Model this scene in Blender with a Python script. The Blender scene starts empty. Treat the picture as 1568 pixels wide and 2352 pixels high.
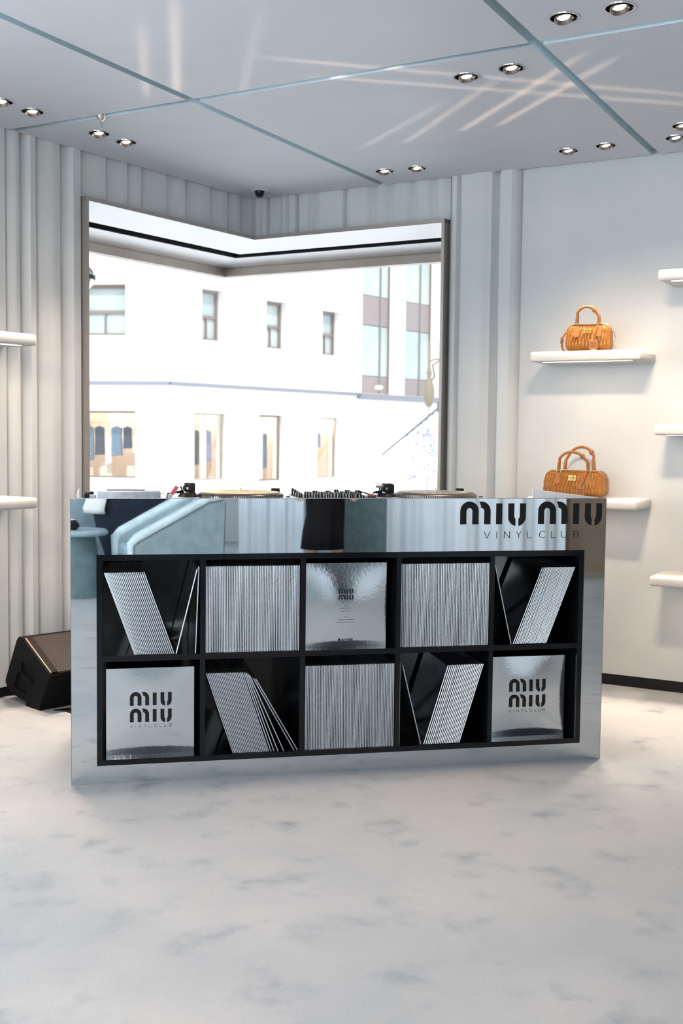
import bpy, bmesh, math, random
from mathutils import Vector, Matrix, noise
random.seed(7)
PI = math.pi
sc = bpy.context.scene
C = sc.collection

# ------------------------------------------------------------------ camera
cam_d = bpy.data.cameras.new('camera'); cam = bpy.data.objects.new('camera', cam_d); C.objects.link(cam)
rt = Vector((0.97823, -0.20722, 0.01131)); up = Vector((0.00272, 0.06730, 0.99773)); fw = Vector((0.20751, 0.97598, -0.06640))
CAM = Vector((0.1063, -3.9545, 1.2196))
m = Matrix.Identity(4)
for i in range(3):
    m[i][0] = rt[i]; m[i][1] = up[i]; m[i][2] = -fw[i]; m[i][3] = CAM[i]
cam.matrix_world = m
cam_d.sensor_fit = 'VERTICAL'; cam_d.sensor_height = 36.0; cam_d.lens = 2590.9 * 36 / 2352
cam_d.clip_start = 0.02; cam_d.clip_end = 300
cam_d.dof.use_dof = True; cam_d.dof.focus_distance = 4.2; cam_d.dof.aperture_fstop = 5.0
sc.camera = cam

# ------------------------------------------------------------------ world, exposure
w = bpy.data.worlds.new('sky'); sc.world = w; w.use_nodes = True
bg = w.node_tree.nodes['Background']; bg.inputs[0].default_value = (0.88, 0.94, 1.0, 1); bg.inputs[1].default_value = 2.35
vs = sc.view_settings
vs.view_transform = 'Standard'; vs.look = 'None'; vs.gamma = 1; vs.use_curve_mapping = False; vs.exposure = 0.0
try:
    sc.cycles.max_bounces = 10; sc.cycles.glossy_bounces = 6; sc.cycles.transparent_max_bounces = 12
    sc.cycles.sample_clamp_indirect = 4.0
    sc.cycles.caustics_reflective = False; sc.cycles.caustics_refractive = False
except Exception: pass

GLINT = 0.042
def lamp(name, kind, loc, energy, color, aim=None, parent=None, **kw):
    d = bpy.data.lights.new(name, kind); d.energy = energy; d.color = color
    for k, v in kw.items(): setattr(d, k, v)
    o = bpy.data.objects.new(name, d); C.objects.link(o); o.location = loc
    if aim is not None:
        o.rotation_euler = (Vector(aim) - Vector(loc)).to_track_quat('-Z', 'Y').to_euler()
    if parent: o.parent = parent
    return o
lamp('sun', 'SUN', (0, -10, 20), 3.0, (1.0, 0.96, 0.90), aim=(3.0, 12, 0), angle=0.01)
# daylight fill lamps in unseen windows added beside and behind the camera
DAY = (0.86, 0.93, 1.0)
lamp('added_daylight', 'AREA', (-5.9, -6.5, 1.4), 120, DAY, aim=(0, -6.3, 1.2), shape='RECTANGLE', size=3.0, size_y=1.9)
lamp('added_daylight', 'AREA', (-1.9, -8.9, 1.4), 110, DAY, aim=(-1.6, 0, 1.2), shape='RECTANGLE', size=4.0, size_y=1.9)
lamp('added_daylight', 'AREA', (-3.22, -1.44, 1.4), 125, DAY, aim=(-3.22 + 6.87, -1.44 - 7.27, 1.3), shape='RECTANGLE', size=4.6, size_y=1.8)
# sun glints thrown up through the corner window and the added left one on to the ceiling
def glint(src, dst, ln, wd, e):
    v = Vector(dst) - Vector(src); el = math.asin(v.z / v.length)
    o = lamp('sun_glint', 'AREA', src, e, (1.0, 0.70, 0.50), shape='RECTANGLE', size=wd, size_y=ln * math.sin(el), spread=math.radians(0.7))
    z = -v.normalized(); x = Vector((0, 0, 1)).cross(z).normalized(); y = z.cross(x)
    o.rotation_euler = Matrix((x, y, z)).transposed().to_euler()
for (x0, y0, x1, y1, e) in ((1.772, -0.102, 1.669, 0.927, 1), (1.897, -0.085, 1.799, 0.793, 1), (1.572, 0.254, 1.466, 1.333, .6), (1.461, 0.574, 1.307, 1.333, .45), (0.332, -0.288, 0.399, 0.662, .09), (0.24, -0.033, 0.282, 0.72, .06), (0.608, -0.281, 0.658, 0.655, .04)):
    cx, cy = (x0 + x1) / 2, (y0 + y1) / 2; k = (5.0 - cy) / (y1 - y0); L_ = math.hypot(x1 - x0, y1 - y0)
    glint((cx + (x1 - x0) * k, 5.0, 1.6), (cx, cy, 2.58), L_, 0.022, GLINT * e * L_)
for (y0, y1, xa, xb) in ((0.18, 0.217, 0.7, 2.5), (0.35, 0.322, 0.9, 2.6)):
    glint((-4.6, y0 - (y1 - y0) * 2.5, 1.45), ((xa + xb) / 2, (y0 + y1) / 2, 2.58), xb - xa, 0.022, GLINT * 1.7)

# ------------------------------------------------------------------ materials
def mat(name, col, rough=0.6, metal=0.0, spec=0.5, emit=None, estr=0, coat=0):
    mt = bpy.data.materials.new(name); mt.use_nodes = True
    b = mt.node_tree.nodes['Principled BSDF']
    b.inputs['Base Color'].default_value = (*col, 1); b.inputs['Roughness'].default_value = rough
    b.inputs['Metallic'].default_value = metal; b.inputs['Specular IOR Level'].default_value = spec
    if coat: b.inputs['Coat Weight'].default_value = coat
    if emit:
        b.inputs['Emission Color'].default_value = (*emit, 1); b.inputs['Emission Strength'].default_value = estr
    return mt
def nodes(mt): return mt.node_tree.nodes, mt.node_tree.links, mt.node_tree.nodes['Principled BSDF']
def tex(mt, scale, detail=4, rough=0.55, obj=True, stretch=None, dist=0.0):
    N, L, b = nodes(mt)
    tc = N.new('ShaderNodeTexCoord'); mp = N.new('ShaderNodeMapping'); n = N.new('ShaderNodeTexNoise')
    n.inputs['Scale'].default_value = scale; n.inputs['Detail'].default_value = detail; n.inputs['Roughness'].default_value = rough
    n.inputs['Distortion'].default_value = dist
    if stretch: mp.inputs['Scale'].default_value = stretch
    L.new(tc.outputs['Object'], mp.inputs[0]); L.new(mp.outputs[0], n.inputs['Vector'])
    return n
def ramp(mt, src, stops):
    N, L, b = nodes(mt); r = N.new('ShaderNodeValToRGB')
    while len(r.color_ramp.elements) < len(stops): r.color_ramp.elements.new(0.5)
    for e, (p, c) in zip(r.color_ramp.elements, stops): e.position = p; e.color = (*c, 1)
    L.new(src, r.inputs[0]); return r
def bump(mt, src, strength, dist):
    N, L, b = nodes(mt); n = N.new('ShaderNodeBump'); n.inputs['Strength'].default_value = strength; n.inputs['Distance'].default_value = dist
    L.new(src, n.inputs['Height']); L.new(n.outputs[0], b.inputs['Normal']); return n
def mottled(name, c1, c2, scale, rough=0.6, bs=0.0, bscale=None, **kw):
    mt = mat(name, c1, rough, **kw); N, L, b = nodes(mt)
    n = tex(mt, scale); r = ramp(mt, n.outputs[0], [(0.38, c1), (0.62, c2)]); L.new(r.outputs[0], b.inputs['Base Color'])
    if bs:
        n2 = tex(mt, bscale or scale * 10, 3); bump(mt, n2.outputs[0], bs, 0.002)
    return mt

M = {}
# carpet: pale blue-grey pile with darker blue blotches
M['carpet'] = mt = mat('carpet', (0.6, 0.6, 0.6), 0.95, spec=0.15)
N, L, b = nodes(mt)
base = (0.445, 0.46, 0.47)
n1 = tex(mt, 1.1, 5, 0.6); r1 = ramp(mt, n1.outputs[0], [(0.32, (0.355, 0.39, 0.415)), (0.56, base), (0.8, (0.475, 0.47, 0.465))])
n2 = tex(mt, 5.6, 3, 0.55, stretch=(1, 1.2, 1), dist=0.0); r2 = ramp(mt, n2.outputs[0], [(0.535, (0, 0, 0)), (0.72, (1, 1, 1))])
n4 = tex(mt, 13, 3, 0.6); r4 = ramp(mt, n4.outputs[0], [(0.35, (0.15, 0.15, 0.15)), (0.65, (1, 1, 1))])
mu = N.new('ShaderNodeMath'); mu.operation = 'MULTIPLY'; L.new(r2.outputs[0], mu.inputs[0]); L.new(r4.outputs[0], mu.inputs[1])
mu2 = N.new('ShaderNodeMath'); mu2.operation = 'MULTIPLY'; L.new(mu.outputs[0], mu2.inputs[0]); mu2.inputs[1].default_value = 0.80
mx = N.new('ShaderNodeMixRGB'); L.new(mu2.outputs[0], mx.inputs[0]); L.new(r1.outputs[0], mx.inputs[1]); mx.inputs[2].default_value = (0.22, 0.265, 0.305, 1)
n3 = tex(mt, 260, 2); r3 = ramp(mt, n3.outputs[0], [(0.2, (0.90, 0.90, 0.90)), (0.8, (1.06, 1.06, 1.06))])
m2 = N.new('ShaderNodeMixRGB'); m2.blend_type = 'MULTIPLY'; m2.inputs[0].default_value = 1; L.new(mx.outputs[0], m2.inputs[1]); L.new(r3.outputs[0], m2.inputs[2])
L.new(m2.outputs[0], b.inputs['Base Color']); bump(mt, n3.outputs[0], 0.5, 0.004)
M['fabric'] = mottled('wall_fabric', (0.60, 0.635, 0.65), (0.665, 0.69, 0.69), 2.2, 0.75, 0.15, 400, spec=0.2)
M['ceil'] = mottled('ceiling_lacquer', (0.63, 0.65, 0.705), (0.67, 0.685, 0.73), 1.4, 0.5, 0.06, 14, spec=0.15)
M['groove'] = mat('groove_blue', (0.64, 0.765, 0.83), 0.5)
M['black'] = mat('black_matt', (0.008, 0.008, 0.009), 0.5, spec=0.3)
M['blackgloss'] = mat('black_acrylic', (0.005, 0.006, 0.008), 0.10, spec=0.28)
M['print'] = mat('black_print', (0.008, 0.008, 0.008), 0.45, spec=0.25)
M['mirror'] = mat('mirror_acrylic', (0.80, 0.84, 0.86), 0.012, 1.0)
M['wallrefl'] = mat('reflected_wall_grey', (0.34, 0.33, 0.335), 0.35, 0.3)  # grey of the reflected wall, put into the colour
M['edge'] = mat('panel_edge', (0.10, 0.10, 0.11), 0.4)
M['foil'] = mt = mat('silver_foil', (0.86, 0.90, 0.92), 0.10, 1.0)
n = tex(mt, 95, 3, 0.55, stretch=(1, 1, 1)); bump(mt, n.outputs[0], 0.20, 0.0012)
M['foilspine'] = mt = mat('silver_foil_edge', (0.92, 0.95, 0.97), 0.30, 1.0)
n = tex(mt, 300, 2); bump(mt, n.outputs[0], 0.35, 0.001)
M['steel'] = mat('brushed_steel', (0.40, 0.37, 0.34), 0.40, 0.55)
M['bronze'] = mottled('glazing_metal', (0.42, 0.36, 0.31), (0.50, 0.44, 0.39), 3, 0.42, metal=0.7)
M['soffit'] = mat('polished_soffit', (0.36, 0.355, 0.365), 0.24, 0.6)
M['gimbal'] = mat('gimbal_metal', (0.42, 0.37, 0.33), 0.18, 1.0)
M['chrome'] = mat('chrome', (0.78, 0.76, 0.74), 0.10, 1.0)
M['white'] = mat('white_plastic', (0.75, 0.75, 0.75), 0.4)
M['shelf'] = mottled('padded_suede', (0.74, 0.72, 0.69), (0.79, 0.77, 0.74), 8, 0.85, 0.25, 60, spec=0.15)
M['led'] = mat('led_strip', (1, 0.9, 0.8), 0.5, emit=(1.0, 0.88, 0.74), estr=4)
M['lens'] = mat('lamp_lens', (1, 0.95, 0.9), 0.5, emit=(1.0, 0.88, 0.76), estr=5)
M['housing'] = mat('dark_housing', (0.03, 0.022, 0.018), 0.3, 0.6)
M['leather'] = mottled('tan_leather', (0.40, 0.165, 0.034), (0.48, 0.215, 0.050), 9, 0.40, 0.1, 200, spec=0.45)
M['leather2'] = mottled('tan_leather_smooth', (0.33, 0.125, 0.026), (0.39, 0.155, 0.034), 9, 0.45, spec=0.45)
M['dkleather'] = mat('dark_brown_leather', (0.10, 0.035, 0.012), 0.5)
M['gold'] = mat('gold_metal', (0.95, 0.66, 0.24), 0.22, 1.0)
M['grille'] = mt = mat('speaker_grille', (0.035, 0.028, 0.026), 0.45, 0.5)
N, L, b = nodes(mt); tc = N.new('ShaderNodeTexCoord'); vo = N.new('ShaderNodeTexVoronoi'); vo.inputs['Scale'].default_value = 230
L.new(tc.outputs['Object'], vo.inputs['Vector']); r = ramp(mt, vo.outputs['Distance'], [(0.3, (0.008, 0.006, 0.005)), (0.5, (0.034, 0.025, 0.023))]); L.new(r.outputs[0], b.inputs['Base Color'])
bump(mt, vo.outputs['Distance'], 0.5, 0.003)
M['cabinet'] = mottled('black_speaker_paint', (0.005, 0.005, 0.0055), (0.007, 0.007, 0.0075), 30, 0.6, 0.3, 300, spec=0.12)
M['velvet'] = mottled('pale_blue_velvet', (0.29, 0.39, 0.43), (0.36, 0.46, 0.50), 9, 0.8, 0.2, 120, spec=0.2)
M['litvelvet'] = mottled('lit_pale_velvet', (0.50, 0.62, 0.66), (0.62, 0.73, 0.76), 14, 0.8, 0.2, 120, spec=0.2)  # paler velvet: light on the arm tops put into the colour
M['teal'] = mottled('teal_velvet', (0.115, 0.175, 0.19), (0.15, 0.21, 0.225), 14, 0.85, spec=0.2)
M['curtain'] = mottled('white_curtain', (0.68, 0.76, 0.83), (0.74, 0.81, 0.87), 3, 0.8, spec=0.2)
M['brownwall'] = mottled('taupe_wall', (0.25, 0.19, 0.14), (0.28, 0.215, 0.16), 3, 0.6)
M['device'] = mottled('worn_grey_blue_case', (0.30, 0.36, 0.45), (0.42, 0.48, 0.57), 26, 0.35, metal=0.4)
M['deckmetal'] = mat('turntable_silver', (0.62, 0.62, 0.63), 0.35, 0.8)
M['dkmetal'] = mat('dark_aluminium', (0.12, 0.11, 0.10), 0.35, 0.9)
M['yellow'] = mottled('pale_yellow_slipmat', (0.88, 0.72, 0.42), (0.92, 0.77, 0.48), 20, 0.6)
M['vinyl'] = mat('grey_slipmat', (0.20, 0.19, 0.18), 0.4)
M['red'] = mat('red_plastic', (0.62, 0.10, 0.10), 0.35)
M['facade'] = mottled('white_stone', (0.80, 0.78, 0.75), (0.84, 0.82, 0.79), 0.6, 0.8)
M['cornice'] = mat('cornice_grey', (0.20, 0.205, 0.24), 0.8)
M['winframe'] = mat('brown_window_frame', (0.19, 0.145, 0.13), 0.6)
M['pane'] = mt = mat('street_pane', (0.5, 0.55, 0.54), 0.12, spec=0.3)
N, L, b = nodes(mt); n = tex(mt, 0.7, 2); r = ramp(mt, n.outputs[0], [(0.35, (0.34, 0.395, 0.40)), (0.6, (0.42, 0.465, 0.45))]); L.new(r.outputs[0], b.inputs['Base Color'])
M['spandrel'] = mat('mauve_spandrel', (0.25, 0.205, 0.21), 0.4)
M['warmroom'] = mottled('shop_interior', (0.70, 0.58, 0.48), (0.80, 0.72, 0.64), 1.2, 0.7)
M['ground'] = mat('street', (0.78, 0.79, 0.82), 0.9)
M['flag'] = mt = mat('flag_cloth', (0.8, 0.8, 0.85), 0.8)
N, L, b = nodes(mt); n = tex(mt, 7, 3, 0.5, dist=1.4); r = ramp(mt, n.outputs[0], [(0.50, (0.85, 0.85, 0.88)), (0.56, (0.05, 0.06, 0.30)), (0.65, (0.85, 0.85, 0.88))]); L.new(r.outputs[0], b.inputs['Base Color'])
M['navy'] = mat('navy_cloth', (0.020, 0.026, 0.040), 0.85, spec=0.1)
M['coatblack'] = mat('black_cloth', (0.012, 0.011, 0.012), 0.85, spec=0.1)
M['whitecloth'] = mat('white_cloth', (0.78, 0.77, 0.75), 0.85, spec=0.1)
M['skin'] = mottled('skin', (0.52, 0.30, 0.21), (0.58, 0.35, 0.25), 12, 0.5)
M['hair'] = mat('dark_hair', (0.02, 0.013, 0.010), 0.5)
M['lampiron'] = mat('lamp_post_paint', (0.20, 0.165, 0.12), 0.5)
M['lamppole'] = mat('pale_lamp_pole', (0.36, 0.34, 0.31), 0.5)
M['mullion'] = mat('grey_green_mullion', (0.20, 0.22, 0.21), 0.5)
M['greyiron'] = mat('dark_grey_iron', (0.10, 0.10, 0.11), 0.5)
def glassmat(name, tint, refl):
    mt = bpy.data.materials.new(name); mt.use_nodes = True; N = mt.node_tree.nodes; L = mt.node_tree.links; N.clear()
    o = N.new('ShaderNodeOutputMaterial'); t = N.new('ShaderNodeBsdfTransparent'); g = N.new('ShaderNodeBsdfGlossy'); mx = N.new('ShaderNodeMixShader'); f = N.new('ShaderNodeLayerWeight'); pw = N.new('ShaderNodeMath'); pw.operation = 'POWER'; ma = N.new('ShaderNodeMath'); ma.operation = 'MULTIPLY_ADD'
    t.inputs[0].default_value = (*tint, 1); g.inputs['Roughness'].default_value = 0.01; f.inputs[0].default_value = 0.5; pw.inputs[1].default_value = 5; ma.inputs[1].default_value = 0.95; ma.inputs[2].default_value = refl
    L.new(f.outputs['Facing'], pw.inputs[0]); L.new(pw.outputs[0], ma.inputs[0]); L.new(ma.outputs[0], mx.inputs[0]); L.new(t.outputs[0], mx.inputs[1]); L.new(g.outputs[0], mx.inputs[2]); L.new(mx.outputs[0], o.inputs[0]); return mt
M['glass'] = glassmat('window_glass', (0.97, 0.98, 0.975), 0.02)

# ------------------------------------------------------------------ geometry helpers
def obj(name, bm, mt, parent=None, smooth=False, loc=None, normals=True):
    if normals: bmesh.ops.recalc_face_normals(bm, faces=bm.faces)
    me = bpy.data.meshes.new(name); bm.to_mesh(me); bm.free()
    if isinstance(mt, (list, tuple)):
        for k in mt: me.materials.append(M[k])
    else: me.materials.append(M[mt])
    if smooth:
        me.polygons.foreach_set('use_smooth', [True] * len(me.polygons))
        if smooth != 'all':
            try: me.set_sharp_from_angle(angle=math.radians(38))
            except Exception: pass
    o = bpy.data.objects.new(name, me); C.objects.link(o)
    if parent: o.parent = parent
    if loc: o.location = loc
    return o
def thing(name, label, cat, loc=(0, 0, 0), rz=0, group=None):
    o = bpy.data.objects.new(name, None); C.objects.link(o); o.location = loc; o.rotation_euler = (0, 0, rz); o.empty_display_size = 0.1
    o['label'] = label; o['category'] = cat
    if group: o['group'] = group
    return o
def tag(o, label, cat, group=None):
    o['label'] = label; o['category'] = cat
    if group: o['group'] = group
    return o
def struct(o, label=None, cat='structure'):
    o['kind'] = 'structure'
    if label: o['label'] = label; o['category'] = cat
    return o
def dup(root, loc=None, rz=None):
    r = root.copy(); C.objects.link(r)
    if loc is not None: r.location = loc
    if rz is not None: r.rotation_euler = (0, 0, rz)
    for ch in list(root.children):
        c = ch.copy(); C.objects.link(c); c.parent = r
        for g in ch.children:
            d = g.copy(); C.objects.link(d); d.parent = c
    return r
def BM(): return bmesh.new()
def box(bm, x0, x1, y0, y1, z0, z1, bev=0, seg=2, mi=0, mat4=None):
    r = bmesh.ops.create_cube(bm, size=1); v = r['verts']
    for p in v: p.co = Vector(((x0 + x1) / 2 + p.co.x * (x1 - x0), (y0 + y1) / 2 + p.co.y * (y1 - y0), (z0 + z1) / 2 + p.co.z * (z1 - z0)))
    fs = list({f for p in v for f in p.link_faces})
    if bev:
        es = list({e for p in v for e in p.link_edges})
        r2 = bmesh.ops.bevel(bm, geom=es, offset=bev, segments=seg, affect='EDGES', profile=0.5); v = list({q for f in r2['faces'] for q in f.verts} | {p for p in v if p.is_valid}); fs = list({f for p in v for f in p.link_faces})
    for f in fs: f.material_index = mi
    if mat4 is not None:
        for p in v: p.co = mat4 @ p.co
    return bm
def wbox(bm, P, d, n, t0, t1, o0, o1, z0, z1):
    """box in wall coordinates: t along d, o along n"""
    vs = []
    for z in (z0, z1):
        for (t, o) in ((t0, o0), (t1, o0), (t1, o1), (t0, o1)):
            vs.append(bm.verts.new((P[0] + d[0] * t + n[0] * o, P[1] + d[1] * t + n[1] * o, z)))
    for q in ((0, 1, 2, 3), (4, 5, 6, 7), (0, 1, 5, 4), (1, 2, 6, 5), (2, 3, 7, 6), (3, 0, 4, 7)): bm.faces.new([vs[i] for i in q])
    return bm
def prism(bm, poly, z0, z1):
    lo = [bm.verts.new((p[0], p[1], z0)) for p in poly]; hi = [bm.verts.new((p[0], p[1], z1)) for p in poly]
    bm.faces.new(lo); bm.faces.new(hi)
    k = len(poly)
    for i in range(k): bm.faces.new([lo[i], lo[(i + 1) % k], hi[(i + 1) % k], hi[i]])
    return bm
def prism3(bm, poly, f, a, b):
    """poly (u,v) extruded from w=a to b, f(u,v,w)->xyz"""
    lo = [bm.verts.new(f(u, v, a)) for u, v in poly]; hi = [bm.verts.new(f(u, v, b)) for u, v in poly]
    bm.faces.new(lo); bm.faces.new(hi); k = len(poly)
    for i in range(k): bm.faces.new([lo[i], lo[(i + 1) % k], hi[(i + 1) % k], hi[i]])
    return bm
def lathe(bm, prof, n=24, c=(0, 0, 0), mat4=None, mi=0):
    rings = []
    for r, z in prof:
        if r < 1e-6: rings.append([bm.verts.new((c[0], c[1], c[2] + z))])
        else: rings.append([bm.verts.new((c[0] + r * math.cos(2 * PI * i / n), c[1] + r * math.sin(2 * PI * i / n), c[2] + z)) for i in range(n)])
    for a, b_ in zip(rings, rings[1:]):
        for i in range(n):
            j = (i + 1) % n
            if len(a) == 1 and len(b_) == 1: continue
            if len(a) == 1: f = bm.faces.new([a[0], b_[j], b_[i]])
            elif len(b_) == 1: f = bm.faces.new([a[i], a[j], b_[0]])
            else: f = bm.faces.new([a[i], a[j], b_[j], b_[i]])
            f.material_index = mi
    if mat4 is not None:
        for rg in rings:
            for v in rg: v.co = mat4 @ v.co
    return bm
def tube(bm, pts, rad, n=10, caps=True):
    pts = [Vector(p) for p in pts]; rings = []
    prev = None
    for i, p in enumerate(pts):
        t = (pts[min(i + 1, len(pts) - 1)] - pts[max(i - 1, 0)]).normalized()
        if prev is None:
            a = Vector((0, 0, 1)) if abs(t.z) < 0.9 else Vector((1, 0, 0))
            u = t.cross(a).normalized()
        else: u = (prev - t * prev.dot(t)).normalized()
        prev = u; v = t.cross(u)
        r = rad[i] if isinstance(rad, (list, tuple)) else rad
        rings.append([bm.verts.new(p + (u * math.cos(2 * PI * k / n) + v * math.sin(2 * PI * k / n)) * r) for k in range(n)])
    for a, b_ in zip(rings, rings[1:]):
        for k in range(n): bm.faces.new([a[k], a[(k + 1) % n], b_[(k + 1) % n], b_[k]])
    if caps: bm.faces.new(rings[0]); bm.faces.new(rings[-1])
    return bm
def arc(cx, cy, r, a0, a1, n=12):
    return [(cx + r * math.cos(math.radians(a0 + (a1 - a0) * i / n)), cy + r * math.sin(math.radians(a0 + (a1 - a0) * i / n))) for i in range(n + 1)]
def rrect(x0, x1, y0, y1, r, n=6):
    return arc(x1 - r, y1 - r, r, 0, 90, n) + arc(x0 + r, y1 - r, r, 90, 180, n) + arc(x0 + r, y0 + r, r, 180, 270, n) + arc(x1 - r, y0 + r, r, 270, 360, n)
def slab(name, outer, holes, thick, mt, parent=None, matrix=None, side=None):
    """flat plate with real holes: 2-D outline, thickness from z=0 to z=thick"""
    cu = bpy.data.curves.new(name, 'CURVE'); cu.dimensions = '2D'; cu.fill_mode = 'BOTH'; cu.extrude = thick / 2
    for poly in [outer] + holes:
        s = cu.splines.new('POLY'); s.points.add(len(poly) - 1); s.use_cyclic_u = True
        for p, q in zip(s.points, poly): p.co = (q[0], q[1], 0, 1)
    t = bpy.data.objects.new(name, cu); C.objects.link(t)
    dg = bpy.context.evaluated_depsgraph_get(); me = bpy.data.meshes.new_from_object(t.evaluated_get(dg))
    bpy.data.objects.remove(t); bpy.data.curves.remove(cu)
    me.transform(Matrix.Translation((0, 0, thick / 2)))
    if matrix is not None: me.transform(matrix)
    me.materials.clear(); me.materials.append(M[mt]); me.name = name
    if side:
        me.materials.append(M[side])
        for p in me.polygons: p.material_index = 1 if abs(p.normal.z) < 0.5 else 0
    o = bpy.data.objects.new(name, me); C.objects.link(o)
    if parent: o.parent = parent
    return o

# ------------------------------------------------------------------ lettering
def wordmark():
    """the outlines of one three-letter word in units (baseline 0, cap 205)"""
    P = []
    P.append([(107, 0), (107, 119)] + arc(193.5, 119, 86.5, 180, 0, 18)[1:] + [(280, 0), (221, 0), (221, 119)] + arc(193, 119, 28, 0, 180, 10)[1:] + [(165, 0)])
    q = [(333, 0), (392, 0), (392, 119)] + arc(306, 119, 86, 0, 106, 12)[1:]
    for i in range(1, 7):
        a = math.radians(43.5 - 29 * i / 6); rr = 123 - 10 * i / 6; q.append((193.5 + rr * math.cos(a), 119 + rr * math.sin(a)))
    q += arc(306, 119, 27, 88, 0, 6)
    P.append(q)
    P.append([(445, 0), (503, 0), (503, 189), (445, 189)])
    u = [(560, 189), (560, 68)] + arc(646, 68, 86, 180, 259, 12)[1:] + [(630, 46), (623, 56), (617, 68), (617, 189)]
    P.append(u); P.append([(1288 - x, y) for x, y in u])
    return P
WM = wordmark()
def stroke(bm, pts, wd, f, a, b):
    for p, q in zip(pts, pts[1:]):
        dx, dy = q[0] - p[0], q[1] - p[1]; l = math.hypot(dx, dy) or 1; nx, ny = -dy / l * wd / 2, dx / l * wd / 2; ex, ey = dx / l * wd / 2 * .5, dy / l * wd / 2 * .5
        prism3(bm, [(p[0] + nx - ex, p[1] + ny - ey), (p[0] - nx - ex, p[1] - ny - ey), (q[0] - nx + ex, q[1] - ny + ey), (q[0] + nx + ex, q[1] + ny + ey)], f, a, b)
def club(bm, f, a, b, wd=4.2, only=None):
    """the thin line under the words; x 332..1228, height 62"""
    G = [[[(332, 62), (360, 0), (388, 62)]], [[(450, 0), (450, 62)]], [[(522, 0), (522, 62), (570, 0), (570, 62)]], [[(632, 62), (656, 30), (680, 62)], [(656, 30), (656, 0)]],
         [[(738, 62), (738, 0), (780, 0)]], [arc(884, 31, 31, 45, 315, 14)], [[(968, 62), (968, 0), (1010, 0)]], [[(1062, 62), (1062, 25)] + arc(1088, 25, 26, 180, 360, 10) + [(1114, 62)]],
         [[(1178, 0), (1178, 62), (1205, 62)] + arc(1208, 47, 15, 90, -90, 6) + [(1178, 32)], [(1208, 32)] + arc(1211, 16, 16, 90, -90, 6) + [(1178, 0)]]]
    for g in (G if only is None else G[only:only + 1]):
        for s in g: stroke(bm, s, wd, f, a, b)
def logo_stack(bm, f, sc_, x0, ztop, pitch, a, b, club_w=3.0):
    """two words stacked with the thin line beneath; x0 left edge, ztop top of the upper word"""
    for k in range(2):
        zb = ztop - 205 * sc_ - k * pitch
        for poly in WM: prism3(bm, [(x0 + (x - 107) * sc_, zb + y * sc_) for x, y in poly], f, a, b)
    s2 = sc_ * 621 / 896.0; zb = ztop - 205 * sc_ - pitch - 85 * sc_
    club(bm, lambda u, v, w: f(x0 + (u - 332) * s2, zb + v * s2, w), a, b, club_w)

# ------------------------------------------------------------------ room shell
K = Vector((0.961, 2.668)); dL = Vector((-0.727, -0.687)); nL = Vector((0.687, -0.727)); dR = Vector((0.749, -0.663)); nR = Vector((-0.663, -0.749))
HC = 2.58; TWL = 1.345; TWR = 1.262; DEP = 0.85; ZT = 2.345; ZS = 0.42
O = K + Vector((-0.037, 1.0)).normalized() * 1.143
pL = K + dL * 9.57; pR = K + dR * 9.4
room = [(K.x, K.y), (pL.x, pL.y), (pL.x, -9.0), (pR.x, -9.0), (pR.x, pR.y)]
bm = BM(); prism(bm, [(-6.6, 4), (-6.6, -9.6), (8.6, -9.6), (8.6, 4)][::-1], -0.12, 0.0)
bmesh.ops.recalc_face_normals(bm, faces=bm.faces)
bm.free(); bm = BM(); prism(bm, room, -0.1, 0.0)
fl = struct(obj('floor', bm, 'carpet'), 'pale blue-grey carpet mottled with darker blue blotches', 'floor')

def wall_boxes(name, P, d, n, rects, th=0.18, mt='fabric'):
    bm = BM()
    for (t0, t1, z0, z1) in rects: wbox(bm, P, d, n, t0, t1, -th, 0, z0, z1)
    return obj(name, bm, mt)
wl = struct(wall_boxes('wall_left', K, dL, nL, [(TWL, 3.3, 0, 2.75), (3.3, 8.3, 0, 0.35), (3.3, 8.3, 2.4, 2.75), (8.3, 9.57, 0, 2.75), (0, TWL, ZT + 0.02, 2.75), (0, TWL, 0, ZS)]), 'pale fabric-clad wall of upright pleats left of the corner window', 'wall')
wr = struct(wall_boxes('wall_right', K, dR, nR, [(TWR, 9.4, 0, 2.75), (0, TWR, ZT + 0.02, 2.75), (0, TWR, 0, ZS)]), 'pale fabric-clad wall carrying the handbag shelves', 'wall')
struct(wall_boxes('wall_far_left', (pL.x, pL.y), (0, -1), (1, 0), [(0, 1.0, 0, 2.75), (1.0, 4.4, 0, 0.35), (1.0, 4.4, 2.4, 2.75), (4.4, 5.2, 0, 2.75)]), 'plain wall with an added window opening behind the camera on the left', 'wall')
struct(wall_boxes('wall_far_right', (pR.x, pR.y), (0, -1), (-1, 0), [(0, 5.5, 0, 2.75)]), 'plain wall at the far right behind the camera', 'wall')
struct(wall_boxes('wall_rear', (pL.x, -9), (1, 0), (0, 1), [(-.2, 2.0, 0, 2.75), (2.0, 6.2, 0, 0.35), (2.0, 6.2, 2.4, 2.75), (6.2, 14.3, 0, 2.75)]), 'plain wall with an added window opening far behind the camera', 'wall')
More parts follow.
